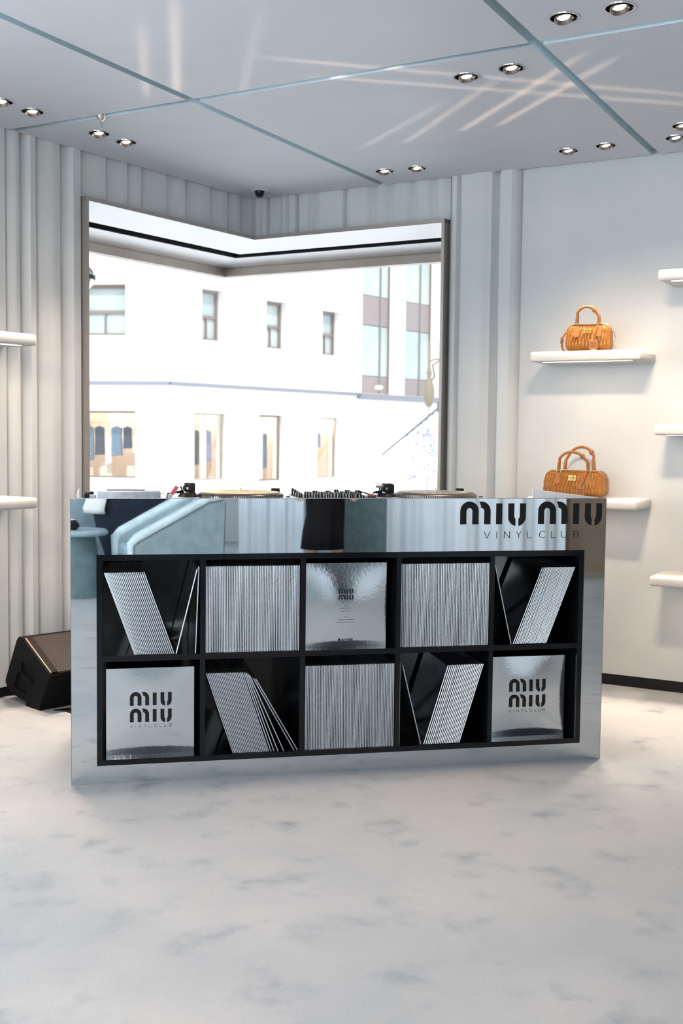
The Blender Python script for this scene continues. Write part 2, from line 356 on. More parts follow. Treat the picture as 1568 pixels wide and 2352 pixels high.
for nm, P, d, n, w_ in (('added_window_4', tuple(K + dL * 3.3), tuple(dL), tuple(nL), 5.0), ('added_window_2', (pL.x, pL.y - 1.0), (0, -1), (1, 0), 3.4), ('added_window_3', (pL.x + 2.0, -9), (1, 0), (0, 1), 4.2)):  # unseen windows added to bring daylight into the room
    t = struct(thing(nm, 'daylight window added out of view for its light, ' + {'added_window_2': 'on the far left wall', 'added_window_3': 'in the rear wall', 'added_window_4': 'in the left wall beyond the shelves'}[nm], 'window'))
    bm = BM()
    for z0, z1 in ((0.35, 0.42), (2.33, 2.4)): wbox(bm, P, d, n, 0, w_, -0.12, -0.05, z0, z1)
    for a in (0, w_ / 2 - 0.03, w_ - 0.06): wbox(bm, P, d, n, a, a + 0.06, -0.12, -0.05, 0.42, 2.33)
    obj('window_frame', bm, 'white', t)
    for a, b_ in ((0.06, w_ / 2 - 0.03), (w_ / 2 + 0.03, w_ - 0.06)):
        bm = BM(); wbox(bm, P, d, n, a, b_, -0.09, -0.084, 0.42, 2.33); obj('pane', bm, 'glass', t)
# baseboards (dark recessed plinth)
for side, d, n, L_, tw in (('left', dL, nL, 9.5, TWL), ('right', dR, nR, 9.3, TWR)):
    bm = BM(); wbox(bm, K, d, n, 0.0, L_, 0.0, 0.012, 0.0, 0.055); struct(obj('baseboard_' + side, bm, 'black'), 'black recessed plinth at the foot of the ' + side + ' wall', 'baseboard')

# pleated fabric panels: heights in the profile are metres proud of the wall
def pleat(parent, d, n, t0, t1, z0, z1, prof, name='pleat_panel'):
    """prof: list of (fraction, height); smooth interpolated section from t0 to t1"""
    bm = BM(); N_ = max(8, int((t1 - t0) / 0.012)); N_ = min(N_, 60)
    def h(f):
        for (a, ha), (b_, hb) in zip(prof, prof[1:]):
            if a <= f <= b_:
                s = (f - a) / (b_ - a + 1e-9); s = s * s * (3 - 2 * s); return ha + (hb - ha) * s
        return prof[-1][1]
    rows = []
    for z in (z0, z1):
        rows.append([bm.verts.new((K.x + d.x * t + n.x * o, K.y + d.y * t + n.y * o, z)) for t, o in [(t0 + (t1 - t0) * i / N_, h(i / N_)) for i in range(N_ + 1)]])
    back = [[bm.verts.new((K.x + d.x * t + n.x * 0.001, K.y + d.y * t + n.y * 0.001, z)) for t in (t0, t1)] for z in (z0, z1)]
    for i in range(N_): bm.faces.new([rows[0][i], rows[0][i + 1], rows[1][i + 1], rows[1][i]])
    bm.faces.new([back[0][0], rows[0][0], rows[1][0], back[1][0]]); bm.faces.new([back[0][1], rows[0][-1], rows[1][-1], back[1][1]])
    bm.faces.new(back[0] + rows[0][::-1]) if False else bm.faces.new([back[0][0], back[0][1]] + rows[0][::-1])
    bm.faces.new([back[1][0], back[1][1]] + rows[1][::-1]); bm.faces.new([back[0][0], back[0][1], back[1][1], back[1][0]])
    return obj(name, bm, 'fabric', parent, smooth=True)
ZP0, ZP1 = 0.055, 2.605
# left wall: t measured from the corner
lt = [0.0, 0.14, 0.255, 0.40, 0.60, 0.745, 0.93, 1.03, 1.175, TWL + 0.004]
SAW = [(0, 0.030), (0.12, 0.029), (0.55, 0.020), (0.85, 0.010), (1, 0.006)]
for a, b_ in zip(lt, lt[1:]): pleat(wl, dL, nL, a + 0.0018, b_ - 0.0018, ZT + 0.022, ZP1, [(0, 0.034), (0.2, 0.034), (0.7, 0.022), (1, 0.008)])
lt2 = [TWL + 0.006, 1.475, 1.625, 1.715, 1.80, 2.02, 2.16, 2.40, 2.56, 2.80]
for k, (a, b_) in enumerate(zip(lt2, lt2[1:])):
    pr = [(0, 0.046), (0.40, 0.050), (0.64, 0.014), (0.8, 0.002), (1, 0.006)] if k % 2 == 0 else [(0, 0.040), (0.3, 0.046), (0.70, 0.034), (0.9, 0.010), (1, 0.002)]
    pleat(wl, dL, nL, a + 0.001, b_ - 0.001, ZP0, ZP1, pr)
# right wall above the window: soft gathers
def gath(cs, w_=0.05, deep=0.024, top=0.036):
    """profile with a narrow valley at each fraction cs"""
    pr = [(0.0, 0.010), (0.05, top * 0.9)]
    for c in cs: pr += [(c - w_, top), (c, top - deep), (c + w_, top)]
    pr += [(0.95, top * 0.95), (1.0, 0.008)]
    return sorted(pr)
rt_ = [(0.0, 0.13, (0.3, 0.62)), (0.13, 0.325, (0.42, 0.70)), (0.325, 0.635, (0.30, 0.42)), (0.635, TWR + 0.004, (0.28, 0.45, 0.66, 0.86))]
for a, b_, cs in rt_: pleat(wr, dR, nR, a + 0.001, b_ - 0.001, ZT + 0.022, ZP1, gath(cs, 0.055, 0.020, 0.030))
pleat(wr, dR, nR, TWR + 0.006, 1.66, ZP0, ZP1, [(0, 0.004), (0.05, 0.046), (0.12, 0.052), (0.155, 0.024), (0.20, 0.052), (0.50, 0.062), (0.63, 0.048), (0.675, 0.004), (0.715, 0.004), (0.755, 0.052), (0.90, 0.058), (0.96, 0.042), (1, 0.002)])
pleat(wr, dR, nR, 1.663, 4.9, ZP0, ZP1, [(0, 0.002), (0.02, 0.012), (0.06, 0.016), (1, 0.016)], name='flat_panel')

# ------------------------------------------------------------------ ceiling: slabs with grooves between
ceil = struct(thing('ceiling', 'ceiling of pale blue-grey lacquered slabs with blue grooves between', 'ceiling'))
bm = BM(); prism(bm, [(p[0], p[1]) for p in [(pL.x - .3, 3.3), (pL.x - .3, -9.3), (pR.x + .3, -9.3), (pR.x + .3, 3.3)]], HC + 0.031, HC + 0.13); obj('backing_board', bm, 'groove', ceil)
P0 = Vector((0.473, 0.769)); th = math.radians(48.98); ga = Vector((math.cos(th), math.sin(th))); gb = Vector((-math.sin(th), math.cos(th)))
SB = 1.46; SA = 2.35; GW = 0.019
down = [(1.569, -0.439), (1.705, -0.56), (1.454, 0.208), (1.582, 0.073), (-0.294, 0.975), (-0.177, 1.092), (0.097, 1.376), (0.221, 1.5), (1.525, 1.753), (1.667, 1.648), (2.263, 1.135), (2.391, 1.003), (2.635, 0.799), (2.566, 0.611)]
added_down = [(-0.9, -1.3), (-0.78, -1.42), (0.35, -1.75), (0.48, -1.88), (-1.7, -2.6), (1.0, -3.3), (3.6, -1.6), (3.72, -1.72), (3.2, -3.9), (-2.9, -4.2), (5.0, -4.4), (5.0, -7.2), (0.6, -6.4), (1.4, -4.35), (2.65, -4.25), (3.4, -4.25), (0.6, -3.7)]  # unseen downlights added for the light they give
def clip(poly, px, py, nx, ny):
    out = []
    for i in range(len(poly)):
        a, b_ = poly[i], poly[(i + 1) % len(poly)]; da = (a[0] - px) * nx + (a[1] - py) * ny; db = (b_[0] - px) * nx + (b_[1] - py) * ny
        if da >= 0: out.append(a)
        if da * db < 0: s = da / (da - db); out.append((a[0] + (b_[0] - a[0]) * s, a[1] + (b_[1] - a[1]) * s))
    return out
inset = 0.028
edges = [(K, nL), (K, nR), (Vector((pL.x, 0)), Vector((1, 0))), (Vector((pR.x, 0)), Vector((-1, 0))), (Vector((0, -9)), Vector((0, 1)))]
for i in range(-7, 3):
    for j in range(-9, 8):
        a0, a1 = i * SA + GW, (i + 1) * SA - GW; b0, b1 = j * SB + GW, (j + 1) * SB - GW
        poly = [tuple(P0 + ga * a + gb * b_) for a, b_ in ((a0, b0), (a1, b0), (a1, b1), (a0, b1))]
        for e, (pp, nn) in enumerate(edges):
            ins = 0.046 if e == 0 else (0.036 if e == 1 else 0.02)
            poly = clip(poly, pp.x + nn.x * ins, pp.y + nn.y * ins, nn.x, nn.y)
            if len(poly) < 3: break
        if len(poly) < 3: continue
        ar = abs(sum(poly[k][0] * poly[(k + 1) % len(poly)][1] - poly[(k + 1) % len(poly)][0] * poly[k][1] for k in range(len(poly)))) / 2
        if ar < 0.004: continue
        holes = []
        for (hx, hy) in down + added_down:
            q = Vector((hx, hy)) - P0; qa, qb = q.dot(ga), q.dot(gb)
            if a0 < qa < a1 and b0 < qb < b1: holes.append([(hx + 0.046 * math.cos(2 * PI * k / 28), hy + 0.046 * math.sin(2 * PI * k / 28)) for k in range(28)])
        slab('slab', poly, holes, 0.030, 'ceil', ceil, Matrix.Translation((0, 0, HC)), 'groove')

# ------------------------------------------------------------------ downlights
def make_downlight():
    t = thing('downlight', '', 'downlight')
    bm = BM(); lathe(bm, [(0.044, 0.004), (0.0445, -0.0025), (0.050, -0.0025), (0.0505, 0.0), (0.047, 0.001)], 32); obj('trim_ring', bm, 'chrome', t, True)
    bm = BM(); lathe(bm, [(0.0455, 0.0), (0.0455, 0.030), (0.0, 0.030)], 32); lathe(bm, [(0.0445, 0.0), (0.0445, 0.028), (0.0, 0.028)], 32); obj('housing', bm, 'housing', t, True)
    R_ = Matrix.Translation((0, 0, 0.002)) @ Matrix.Rotation(-0.26, 4, 'X')
    bm = BM(); lathe(bm, [(0.0205, 0.001), (0.0285, -0.011), (0.0300, -0.0115), (0.0310, -0.008), (0.0310, 0.014)], 28, mat4=R_)
    for k in range(2): tube(bm, [(0.030 * (1 - 2 * k), 0, 0.008), (0.043 * (1 - 2 * k), 0, 0.008)], 0.003, 6)
    obj('gimbal_ring', bm, 'gimbal', t, True)
    bm = BM(); lathe(bm, [(0, -0.004), (0.012, -0.0035), (0.0190, -0.001), (0.0200, 0.002), (0.0200, 0.008), (0, 0.008)], 24, mat4=R_); obj('lens', bm, 'lens', t)
    return t
dl0 = make_downlight()
where = ['nearer the camera of the pair at the top right of the ceiling', 'rightmost at the very top of the picture, right of its twin', 'lit left one of the pair right of the middle ceiling slab', 'dimmer right one of the pair beside the long groove',
         'cut off by the left picture edge near the wall', 'second from the left picture edge, near the left wall', 'just below the sprinkler near the left wall', 'right of the sprinkler, second light below it', 'left of the two nearest the window corner',
         'right of the two nearest the window corner', 'left of the pair near the right wall above the upper handbag', 'right of the pair near the right wall above the upper handbag', 'near the right wall at the right picture edge', 'half out of the picture at its right edge']
for k, (x, y) in enumerate(down + added_down):
    t = dl0 if k == 0 else dup(dl0)
    t.location = (x, y, HC); t.rotation_euler = (0, 0, 0.25)
    t['label'] = 'round recessed downlight, ' + (where[k] if k < len(where) else 'added out of view for its light')
    t['group'] = 'recessed ceiling downlights' if k < len(where) else 'added ceiling downlights out of view'
# their light: warm beams, those beside a wall washing down past it
def beam(x, y, aimx, aimy, e, size=58, blend=0.6, col=(1.0, 0.78, 0.60), aimz=0):
    lamp('downlight_beam', 'SPOT', (x, y, HC - 0.085), e, col, aim=(aimx, aimy, aimz), spot_size=math.radians(size), spot_blend=blend, shadow_soft_size=0.06)
E1 = 62
for k, (x, y) in enumerate(down):
    if k in (4, 5, 6, 7): beam(x, y, x - 0.04, y - 0.42, 100, 66, 1.0)
    elif k in (10, 11, 12, 13): beam(x, y, x - 0.10, y - 0.42, 100, 66, 1.0)
    elif k in (8, 9): beam(x, y, x + 0.3, y - 0.9, 40, 62, 1.0)
    elif k in (0, 1): beam(x, y, 2.55 + 0.2 * k, 1.15 - 0.2 * k, 80, 66, 1.0, (1.0, 0.74, 0.53), 0.85)
    else: beam(x, y, 0.5 + 1.1 * (k - 2), -0.55, 72, 72, 1.0)
for k in (0, 1): beam(added_down[k][0], added_down[k][1], -0.35, 1.35, 48, 60, 1.0, (1.0, 0.74, 0.53), 0.9)  # added downlights, turned on the left wall
for k in (2, 3): beam(added_down[k][0], added_down[k][1], -0.1, 1.5, 28, 60, 1.0, (1.0, 0.72, 0.50), 1.0)
for x, y in added_down[:13]: beam(x, y, x + 0.1, y - 0.3, 42, 105, 1.0)  # wide beams of the added downlights
for x, y in added_down[13:]: lamp('downlight_beam', 'SPOT', (x, y, HC - 0.05), 95, (0.96, 0.98, 1.0), aim=(x, y - 0.95, 0.9), spot_size=1.5, spot_blend=1.0, shadow_soft_size=0.04)  # cool beams added to brighten the curtains

# sprinkler head in the groove
t = thing('sprinkler_head', 'small chrome fire sprinkler hanging from the groove near the left wall', 'sprinkler', (0.107, 1.101, HC + 0.02))
bm = BM(); lathe(bm, [(0, 0.02), (0.026, 0.02), (0.027, 0.0), (0.024, -0.012), (0.016, -0.030), (0.010, -0.036), (0, -0.036)], 20); obj('cup', bm, 'chrome', t, True)
bm = BM()
for s in (-1, 1): tube(bm, [(s * 0.008, 0, -0.034), (s * 0.010, 0, -0.050), (s * 0.004, 0, -0.066)], 0.002, 6)
tube(bm, [(0, 0, -0.036), (0, 0, -0.062)], 0.003, 8); lathe(bm, [(0, -0.066), (0.009, -0.066), (0.009, -0.069), (0, -0.069)], 14); obj('deflector', bm, 'chrome', t, True)
# dome camera by the corner
t = thing('dome_camera', 'small black security dome camera with white ring above the window corner', 'security camera', (0.967, 2.379, HC))
bm = BM(); lathe(bm, [(0.030, 0.003), (0.031, -0.004), (0.048, -0.003), (0.050, 0.003)], 28); obj('mounting_ring', bm, 'white', t, True)
bm = BM(); lathe(bm, [(0, 0.0), (0.026, 0.0), (0.026, -0.012), (0.020, -0.030), (0.010, -0.037), (0, -0.038)], 24); obj('dome', bm, 'blackgloss', t, True)

# ------------------------------------------------------------------ corner window
win = struct(thing('window_1', 'large corner window with polished metal surround looking on to the street', 'window'))
def mit(o): return K + (O - K) * (o / DEP)          # point on the mitre line at outward offset o (negative = into the room)
def wq(side, o0, o1, z0, z1, t1=None, t0=None):
    d, n, tw = (dL, nL, TWL) if side == 'l' else (dR, nR, TWR)
    a0 = mit(o0); a1 = mit(o1); e0 = K + d * (t1 or tw) - n * o0; e1 = K + d * (t1 or tw) - n * o1
    return [tuple(a0), tuple(e0), tuple(e1), tuple(a1)]
for side, sn in (('l', 'left'), ('r', 'right')):
    bm = BM(); prism(bm, wq(side, -0.075, 0.0, ZT, ZT + 0.018), ZT, ZT + 0.018); obj('lip', bm, 'steel', win)
    for o0, o1 in ((0.0, 0.33), (0.45, DEP)):
        bm = BM(); prism(bm, wq(side, o0 + (-0.074 if o0 == 0 else 0), o1, 0, 0), ZT - 0.003, ZT if o0 == 0 else ZT + 0.03); obj('soffit_panel', bm, 'soffit', win)
    bm = BM(); prism(bm, wq(side, 0.31, 0.47, 0, 0), ZT + 0.035, ZT + 0.055); prism(bm, wq(side, 0.326, 0.331, 0, 0), ZT, ZT + 0.035); prism(bm, wq(side, 0.447, 0.451, 0, 0), ZT, ZT + 0.035); obj('slot_channel', bm, 'black', win)
    d, n, tw = (dL, nL, TWL) if side == 'l' else (dR, nR, TWR)
    for k in range(3):
        c = mit(0.37) + d * (0.28 + 0.36 * k); bm = BM(); lathe(bm, [(0.0, 0.0), (0.022, 0.0), (0.025, 0.006), (0.025, 0.02), (0, 0.02)], 18, c=(c.x, c.y, ZT + 0.012)); obj('slot_lamp', bm, 'dkmetal', win, True)
    bm = BM(); prism(bm, wq(side, DEP - 0.05, DEP + 0.02, 0, 0), 2.288, ZT - 0.004); obj('head_bar', bm, 'bronze', win)
    bm = BM(); prism(bm, wq(side, DEP - 0.05, DEP + 0.02, 0, 0), ZS, ZS + 0.05); obj('sill_bar', bm, 'bronze', win)
    bm = BM(); prism(bm, wq(side, -0.075, DEP + 0.04, 0, 0), ZS - 0.03, ZS); obj('window_sill', bm, 'soffit', win)
    bm = BM(); prism(bm, wq(side, DEP - 0.02, DEP - 0.012, 0, 0), ZS + 0.05, 2.288); obj('pane', bm, 'glass', win)
    bm = BM(); wbox(bm, K, d, n, tw - 0.016, tw, -DEP - 0.04, 0.078, ZS - 0.03, ZT + 0.018); obj('jamb', bm, 'steel', win)
    bm = BM(); wbox(bm, K, d, n, tw - 0.05, tw - 0.017, -DEP - 0.02, -DEP + 0.05, ZS, ZT); obj('side_post', bm, 'bronze', win)
# outer shell round the projecting window, above and beside it
bm = BM(); prism(bm, [tuple(K + dL * 1.36), tuple(K + dL * 1.36 - nL * 0.9), tuple(mit(0.9)), tuple(K + dR * 1.275 - nR * 0.9), tuple(K + dR * 1.275), tuple(K)], ZT + 0.085, 2.75)
struct(obj('trim_1', bm, 'facade'), 'stone fascia above the projecting corner window', 'trim')
# convex mirror half hidden behind the left jamb
t = thing('convex_mirror', 'dark glossy convex mirror peeping out behind the left window jamb', 'mirror', (0.0, 2.35, 2.06))
bm = BM(); lathe(bm, [(0, -0.078), (0.035, -0.068), (0.062, -0.038), (0.072, 0), (0.062, 0.038), (0.035, 0.068), (0, 0.078)], 28); obj('dome', bm, 'chrome', t, True)
bm = BM(); lathe(bm, [(0.070, -0.01), (0.075, -0.01), (0.075, 0.012), (0.070, 0.012)], 28); obj('rim', bm, 'greyiron', t, True)
bm = BM(); tube(bm, [(0.03, 0, 0.07), (0.02, 0, 0.14), (0, 0, 0.283)], 0.006, 8); obj('hanger', bm, 'greyiron', t, True)

# ------------------------------------------------------------------ padded shelves
def shelf(side, t0, t1, z0, z1, label, depth=0.28):
    d, n = (dL, nL) if side == 'l' else (dR, nR)
    cx = K + d * ((t0 + t1) / 2) + n * (0.016 + depth / 2)
    ang = math.atan2(d.y, d.x) if side == 'r' else math.atan2(-d.y, -d.x)
    t = thing('padded_shelf', label, 'shelf', (cx.x, cx.y, z0), ang, 'padded wall shelves')
    L_ = t1 - t0; s = 1
    bm = BM(); box(bm, -L_ / 2, L_ / 2, -depth / 2, depth / 2, 0, z1 - z0, 0.012, 3)
    obj('padded_board', bm, 'shelf', t, True)
    bm = BM(); prism(bm, rrect(-L_ / 2 + 0.05, L_ / 2 - 0.05, -depth / 2 + 0.035, -depth / 2 + 0.06, 0.0124, 4), -0.0015, 0.003); obj('light_strip', bm, 'led', t)
    bm = BM(); box(bm, L_ / 2 - 0.045, L_ / 2 - 0.033, -depth / 2 + 0.05, -depth / 2 + 0.056, -0.001, 0.002); obj('screw', bm, 'dkmetal', t)
    p = cx - (n * -1) * (depth / 2 - 0.05)
    o = lamp('shelf_strip_light', 'AREA', (cx.x + n.x * (depth / 2 - 0.05), cx.y + n.y * (depth / 2 - 0.05), z0 - 0.006), 0.7, (1.0, 0.76, 0.55), shape='RECTANGLE', size=L_ - 0.1, size_y=0.03)
    o.rotation_euler = (0, 0, ang)
    return t
A_T0, A_T1 = 1.825, 2.362
shA = shelf('r', A_T0, A_T1, 1.592, 1.640, 'long off-white padded wall shelf under the smaller tan handbag')
shB = shelf('r', A_T0, A_T1, 0.893, 0.941, 'off-white padded wall shelf under the wide tan handbag, behind the counter')
shC = shelf('r', 2.43, 2.97, 1.948, 1.996, 'off-white padded wall shelf highest at the right picture edge')
shD = shelf('r', 2.43, 2.97, 1.245, 1.293, 'off-white padded wall shelf at mid height at the right picture edge')
shE = shelf('r', 2.43, 2.97, 0.545, 0.593, 'off-white padded wall shelf lowest at the right picture edge')
la = (K - Vector((-0.36, 1.42))).length
shF = shelf('l', la + 0.0, la + 0.54, 1.604, 1.654, 'off-white padded wall shelf at the left picture edge, upper of two', 0.26)
shG = shelf('l', la + 0.0, la + 0.54, 0.888, 0.936, 'off-white padded wall shelf at the left picture edge, lower of two', 0.26)

# ------------------------------------------------------------------ handbags
def bag_body(bm, w_, d_, h_, r_, taper, quilt, nu, nz, cols):
    hx, hy, hz = w_ / 2, d_ / 2, h_ / 2
    def pt(a, b_, c, face):
        p = Vector((a * hx, b_ * hy, c * hz)); q = Vector((max(-hx + r_, min(hx - r_, p.x)), max(-hy + r_ * .55, min(hy - r_ * .55, p.y)), max(-hz + r_, min(hz - r_, p.z))))
        dv = p - q
        if dv.length > 1e-9:
            e = Vector((dv.x / r_, dv.y / (r_ * .55), dv.z / r_)); e.normalize(); p = q + Vector((e.x * r_, e.y * r_ * .55, e.z * r_))
        n_ = 1 - taper * (p.z / hz * 0.5 + 0.5)
        p.y *= n_; p.x *= 1 - taper * 0.30 * (p.z / hz * 0.5 + 0.5)
        if face in ('f', 'k'):
            m_ = max(0, 1 - abs(a) ** 10) * max(0, 1 - abs(c) ** 12)
            s = -1 if face == 'f' else 1
            p.y += s * 0.010 * (1 - a * a) * (1 - c * c)
            if quilt:
                u = a * cols; v = c * 0.85 + 0.12 * math.sin(a * 5)
                A = u + v; B = u - v
                da = abs((A % 1) - 0.5) * 2; db = abs((B % 1) - 0.5) * 2     # 1 on a seam
                s1 = min(1 - da, 1 - db); hgt = min(1, (max(0, s1) * 2.0)) ** 0.5
                p.y += s * (hgt * 0.0125 - 0.006) * m_
        return p
    def grid(face, na, nc):
        g = []
        for j in range(nc + 1):
            row = []
            for i in range(na + 1):
                u, v = -1 + 2 * i / na, -1 + 2 * j / nc
                if face == 'f': a, b_, c = u, -1, v
                elif face == 'k': a, b_, c = u, 1, v
                elif face == 'l': a, b_, c = -1, u, v
                elif face == 'r': a, b_, c = 1, u, v
                elif face == 't': a, b_, c = u, v, 1
                else: a, b_, c = u, v, -1
                row.append(bm.verts.new(pt(a, b_, c, face)))
            g.append(row)
        for j in range(nc):
            for i in range(na): bm.faces.new([g[j][i], g[j][i + 1], g[j + 1][i + 1], g[j + 1][i]])
    grid('f', nu, nz); grid('k', nu, nz); grid('l', 10, nz); grid('r', 10, nz); grid('t', nu, 10); grid('b', nu, 10)
    bmesh.ops.remove_doubles(bm, verts=bm.verts, dist=0.0002)
def handbag(label, loc, rz, w_, h_, d_, cols, handle_h, two, group, taper=0.22, mts=('leather', 'leather2')):
    t = thing('handbag', label, 'handbag', loc, rz, group)
    bm = BM(); bag_body(bm, w_, d_, h_, 0.032, taper, True, int(cols * 12), 44, cols / 2)
    for v in bm.verts: v.co.z += h_ / 2 + 0.003
    obj('body', bm, mts[0], t, 'all')
    yf = -d_ / 2 - 0.004
    def yat(z): return -(d_ / 2) * (1 - taper * (z / h_)) 
    for s in (-1, 1):       # piping round front and back
        pts = rrect(-w_ / 2 + 0.004, w_ / 2 - 0.004, 0.004, h_ + 0.001, 0.033, 8); pts.append(pts[0])
        bm = BM(); tube(bm, [(x * (1 - taper * .30 * z / h_), s * (abs(yat(z)) - 0.006), z) for x, z in pts], 0.0028, 6, False); obj('piping', bm, mts[1], t, True)
    hx = w_ * 0.24
    for s in ((-1, 1) if two else (-1,)):
        y0 = s * (d_ / 2 * (1 - taper) - 0.002); lean = 0.012 * s; top = handle_h * (1.0 if s < 0 else 1.28)
        pts = []
        for k in range(19):
            a = PI * k / 18; pts.append((-hx * 1.0 * math.cos(a) + (0.006 * s if k in range(3, 16) else 0), y0 + lean * math.sin(a), h_ + 0.010 + top * (math.sin(a) ** 0.75)))
        bm = BM(); tube(bm, pts, [0.0068 if 1 < k < 17 else 0.0085 for k in range(19)], 10); obj('handle', bm, mts[1], t, True)
        kx = pts[14]; bm = BM(); tube(bm, [pts[13], pts[14]], 0.0115, 10); tube(bm, [(pts[14][0] - 0.004, pts[14][1], pts[14][2]), (pts[14][0] - 0.012, pts[14][1], pts[14][2] - 0.004)], 0.006, 8); obj('handle_strap_keeper', bm, mts[1], t, True)
        for sx in (-1, 1):
            bm = BM(); y1 = y0 - 0.004 if s < 0 else y0 + 0.004; cx = sx * hx
            for (ax, az, bx_, bz_) in ((-.010, -.008, .010, -.008), (.010, -.008, .010, .010), (.010, .010, -.010, .010), (-.010, .010, -.010, -.008)): tube(bm, [(cx + ax, y1, h_ + az), (cx + bx_, y1, h_ + bz_)], 0.0022, 6)
            obj('square_ring', bm, 'gold', t, True)
            bm = BM(); pol = arc(cx, h_ - 0.045, 0.015, 180, 360, 8) + [(cx + 0.013, h_ - 0.006), (cx - 0.013, h_ - 0.006)]
            ff = lambda u, v, w2, s=s: (u, s * (abs(yat(v)) + w2 + 0.010 * (1 - (u / (w_ / 2)) ** 2) * (1 - (2 * v / h_ - 1) ** 2)), v)
            prism3(bm, pol, ff, 0.0062, 0.0088); obj('leather_tab', bm, mts[1], t)
    # metal word badge
    bm = BM(); sc_ = 0.036 / 621
    ff = lambda u, v, w2: (u, -(abs(yat(v)) + 0.0172 + w2), v)
    logo_stack(bm, ff, sc_, -0.018, h_ - 0.016, 0.0145, 0.0, 0.0026, 0.0006 / sc_ * sc_ * 60); obj('metal_badge', bm, 'gold', t)
    # hanging tag on a strap
    tx = hx * 0.62; bm = BM(); box(bm, tx - 0.021, tx + 0.021, yf - 0.016, yf - 0.012, 0.006, 0.054, 0.0015, 1); tg = obj('hang_tag', bm, mts[1], t)
    bm = BM(); ff2 = lambda u, v, w2: (u, yf - 0.0162 - w2, v)
    for k in range(2):
        for poly in WM: prism3(bm, [(tx - 0.013 + (x - 107) * 0.000042, 0.032 - k * 0.012 + y * 0.000042) for x, y in poly], ff2, 0, 0.0003)
    obj('embossed_word', bm, 'dkleather', tg)
    bm = BM(); tube(bm, [(hx, yf - 0.004, h_ + 0.004), (hx - 0.008, yf - 0.013, h_ * .75), (tx + 0.004, yf - 0.016, h_ * .5), (tx, yf - 0.015, 0.053)], 0.0036, 6); obj('tag_strap', bm, mts[1], t, True)
    bm = BM(); tube(bm, [(-w_ / 2 + 0.02, 0, h_ + 0.004), (w_ / 2 - 0.02, 0, h_ + 0.004)], 0.002, 6); obj('zip', bm, 'gold', t)
    # side rings and pulls
    for s in (-1, 1):
        bm = BM(); tube(bm, [(s * (w_ / 2 - .002), 0, h_ * .74), (s * (w_ / 2 + .006), 0, h_ * .74)], 0.004, 8); tube(bm, [(s * (w_ / 2 + .006), 0, h_ * .74), (s * (w_ / 2 + .014), -.004, h_ * .52)], 0.0018, 6); obj('zip_pull', bm, 'gold', t, True)
    return t
angR = math.atan2(dR.y, dR.x)
def onshelf(tm, off, z): p = K + dR * tm + nR * off; return (p.x, p.y, z)
bagA = handbag('small quilted tan leather handbag with one upright handle on the upper right shelf', onshelf(2.077, 0.165, 1.6415), angR + 0.10, 0.222, 0.128, 0.095, 13, 0.075, False, None)
# long strap bundled at the left side of the small bag
bm = BM(); random.seed(3)
pts = [(-0.118, 0.0, 0.092), (-0.130, -0.01, 0.075), (-0.136, 0.0, 0.05), (-0.124, -0.014, 0.062), (-0.134, 0.006, 0.032), (-0.124, -0.004, 0.012), (-0.116, -0.01, 0.004)]
tube(bm, pts, 0.005, 8); obj('folded_strap', bm, 'leather2', bagA, True)
bm = BM()
for p in ((-0.118, -0.006, 0.088), (-0.130, -0.012, 0.066), (-0.134, -0.006, 0.045), (-0.124, -0.008, 0.03)): lathe(bm, [(0, -.004), (.004, 0), (0, .004)], 8, c=p)
obj('strap_hardware', bm, 'gold', bagA, True)
bm = BM(); box(bm, 0.022, 0.046, -0.0675, -0.0655, 0.0, 0.010); obj('price_ticket', bm, 'white', bagA)
bagB = handbag('wide quilted tan leather handbag with two looped handles behind the counter', onshelf(2.030, 0.165, 0.9425), angR + 0.06, 0.300, 0.122, 0.150, 18, 0.085, True, None)
bagC = handbag('pale beige handbag on the lowest right shelf, almost outside the picture', onshelf(2.72, 0.16, 0.5945), angR, 0.22, 0.19, 0.12, 9, 0.09, True, None, mts=('shelf', 'shelf'))

# ------------------------------------------------------------------ counter
W_ = 1.9696; BX0, BX1, BZ0, BZ1 = 0.0866, 1.8854, 0.0649, 0.8046
ctr = thing('display_counter', 'mirror-clad counter with black lettering and a framed opening for records', 'counter')
mt4 = Matrix(((1, 0, 0, 0), (0, 0, 1, 0), (0, 1, 0, 0), (0, 0, 0, 1)))      # local (x, y, z) -> world (x, z, y)
slab('front_panel', [(0, 0), (W_, 0), (W_, 1.0), (0, 1.0)], [[(BX0, BZ0), (BX1, BZ0), (BX1, BZ1), (BX0, BZ1)]], 0.006, 'mirror', ctr, mt4)
bm = BM(); box(bm, -.0004, W_ + .0004, -0.0003, 0.0058, 0.9984, 1.0003); obj('top_edge', bm, 'soffit', ctr)
bm = BM()
for x in (-0.0004, W_ - 0.0010): bm = BM(); box(bm, x, x + 0.0014, -0.0003, 0.0058, 0, 0.998); obj('panel_edge', bm, 'edge', ctr)
for x0, x1 in ((0.0, 0.012), (W_ - 0.012, W_)):
    bm = BM(); box(bm, x0, x1, 0.0062, 0.72, 0, 1.0); obj('side_panel', bm, 'mirror', ctr)
bm = BM(); box(bm, 0.0125, W_ - 0.0125, 0.708, 0.72, 0, 0.95); obj('rear_panel', bm, 'black', ctr)
bm = BM(); box(bm, 0.0125, W_ - 0.0125, 0.0065, 0.707, 0.845, 0.86); obj('recessed_deck', bm, 'deckmetal', ctr)
bm = BM(); f0 = lambda u, v, w2: (u, -w2, v); S = 4.107e-4
bm.free()
for off in (0, 740):
    for grp in (WM[:2], WM[2:3], WM[3:]):
        bm = BM()
        for poly in grp: prism3(bm, [(1.393 + (x - 107 + off) * S, 0.9035 + y * S) for x, y in poly], f0, 0.0002, 0.0012)
        obj('letter', bm, 'print', ctr)
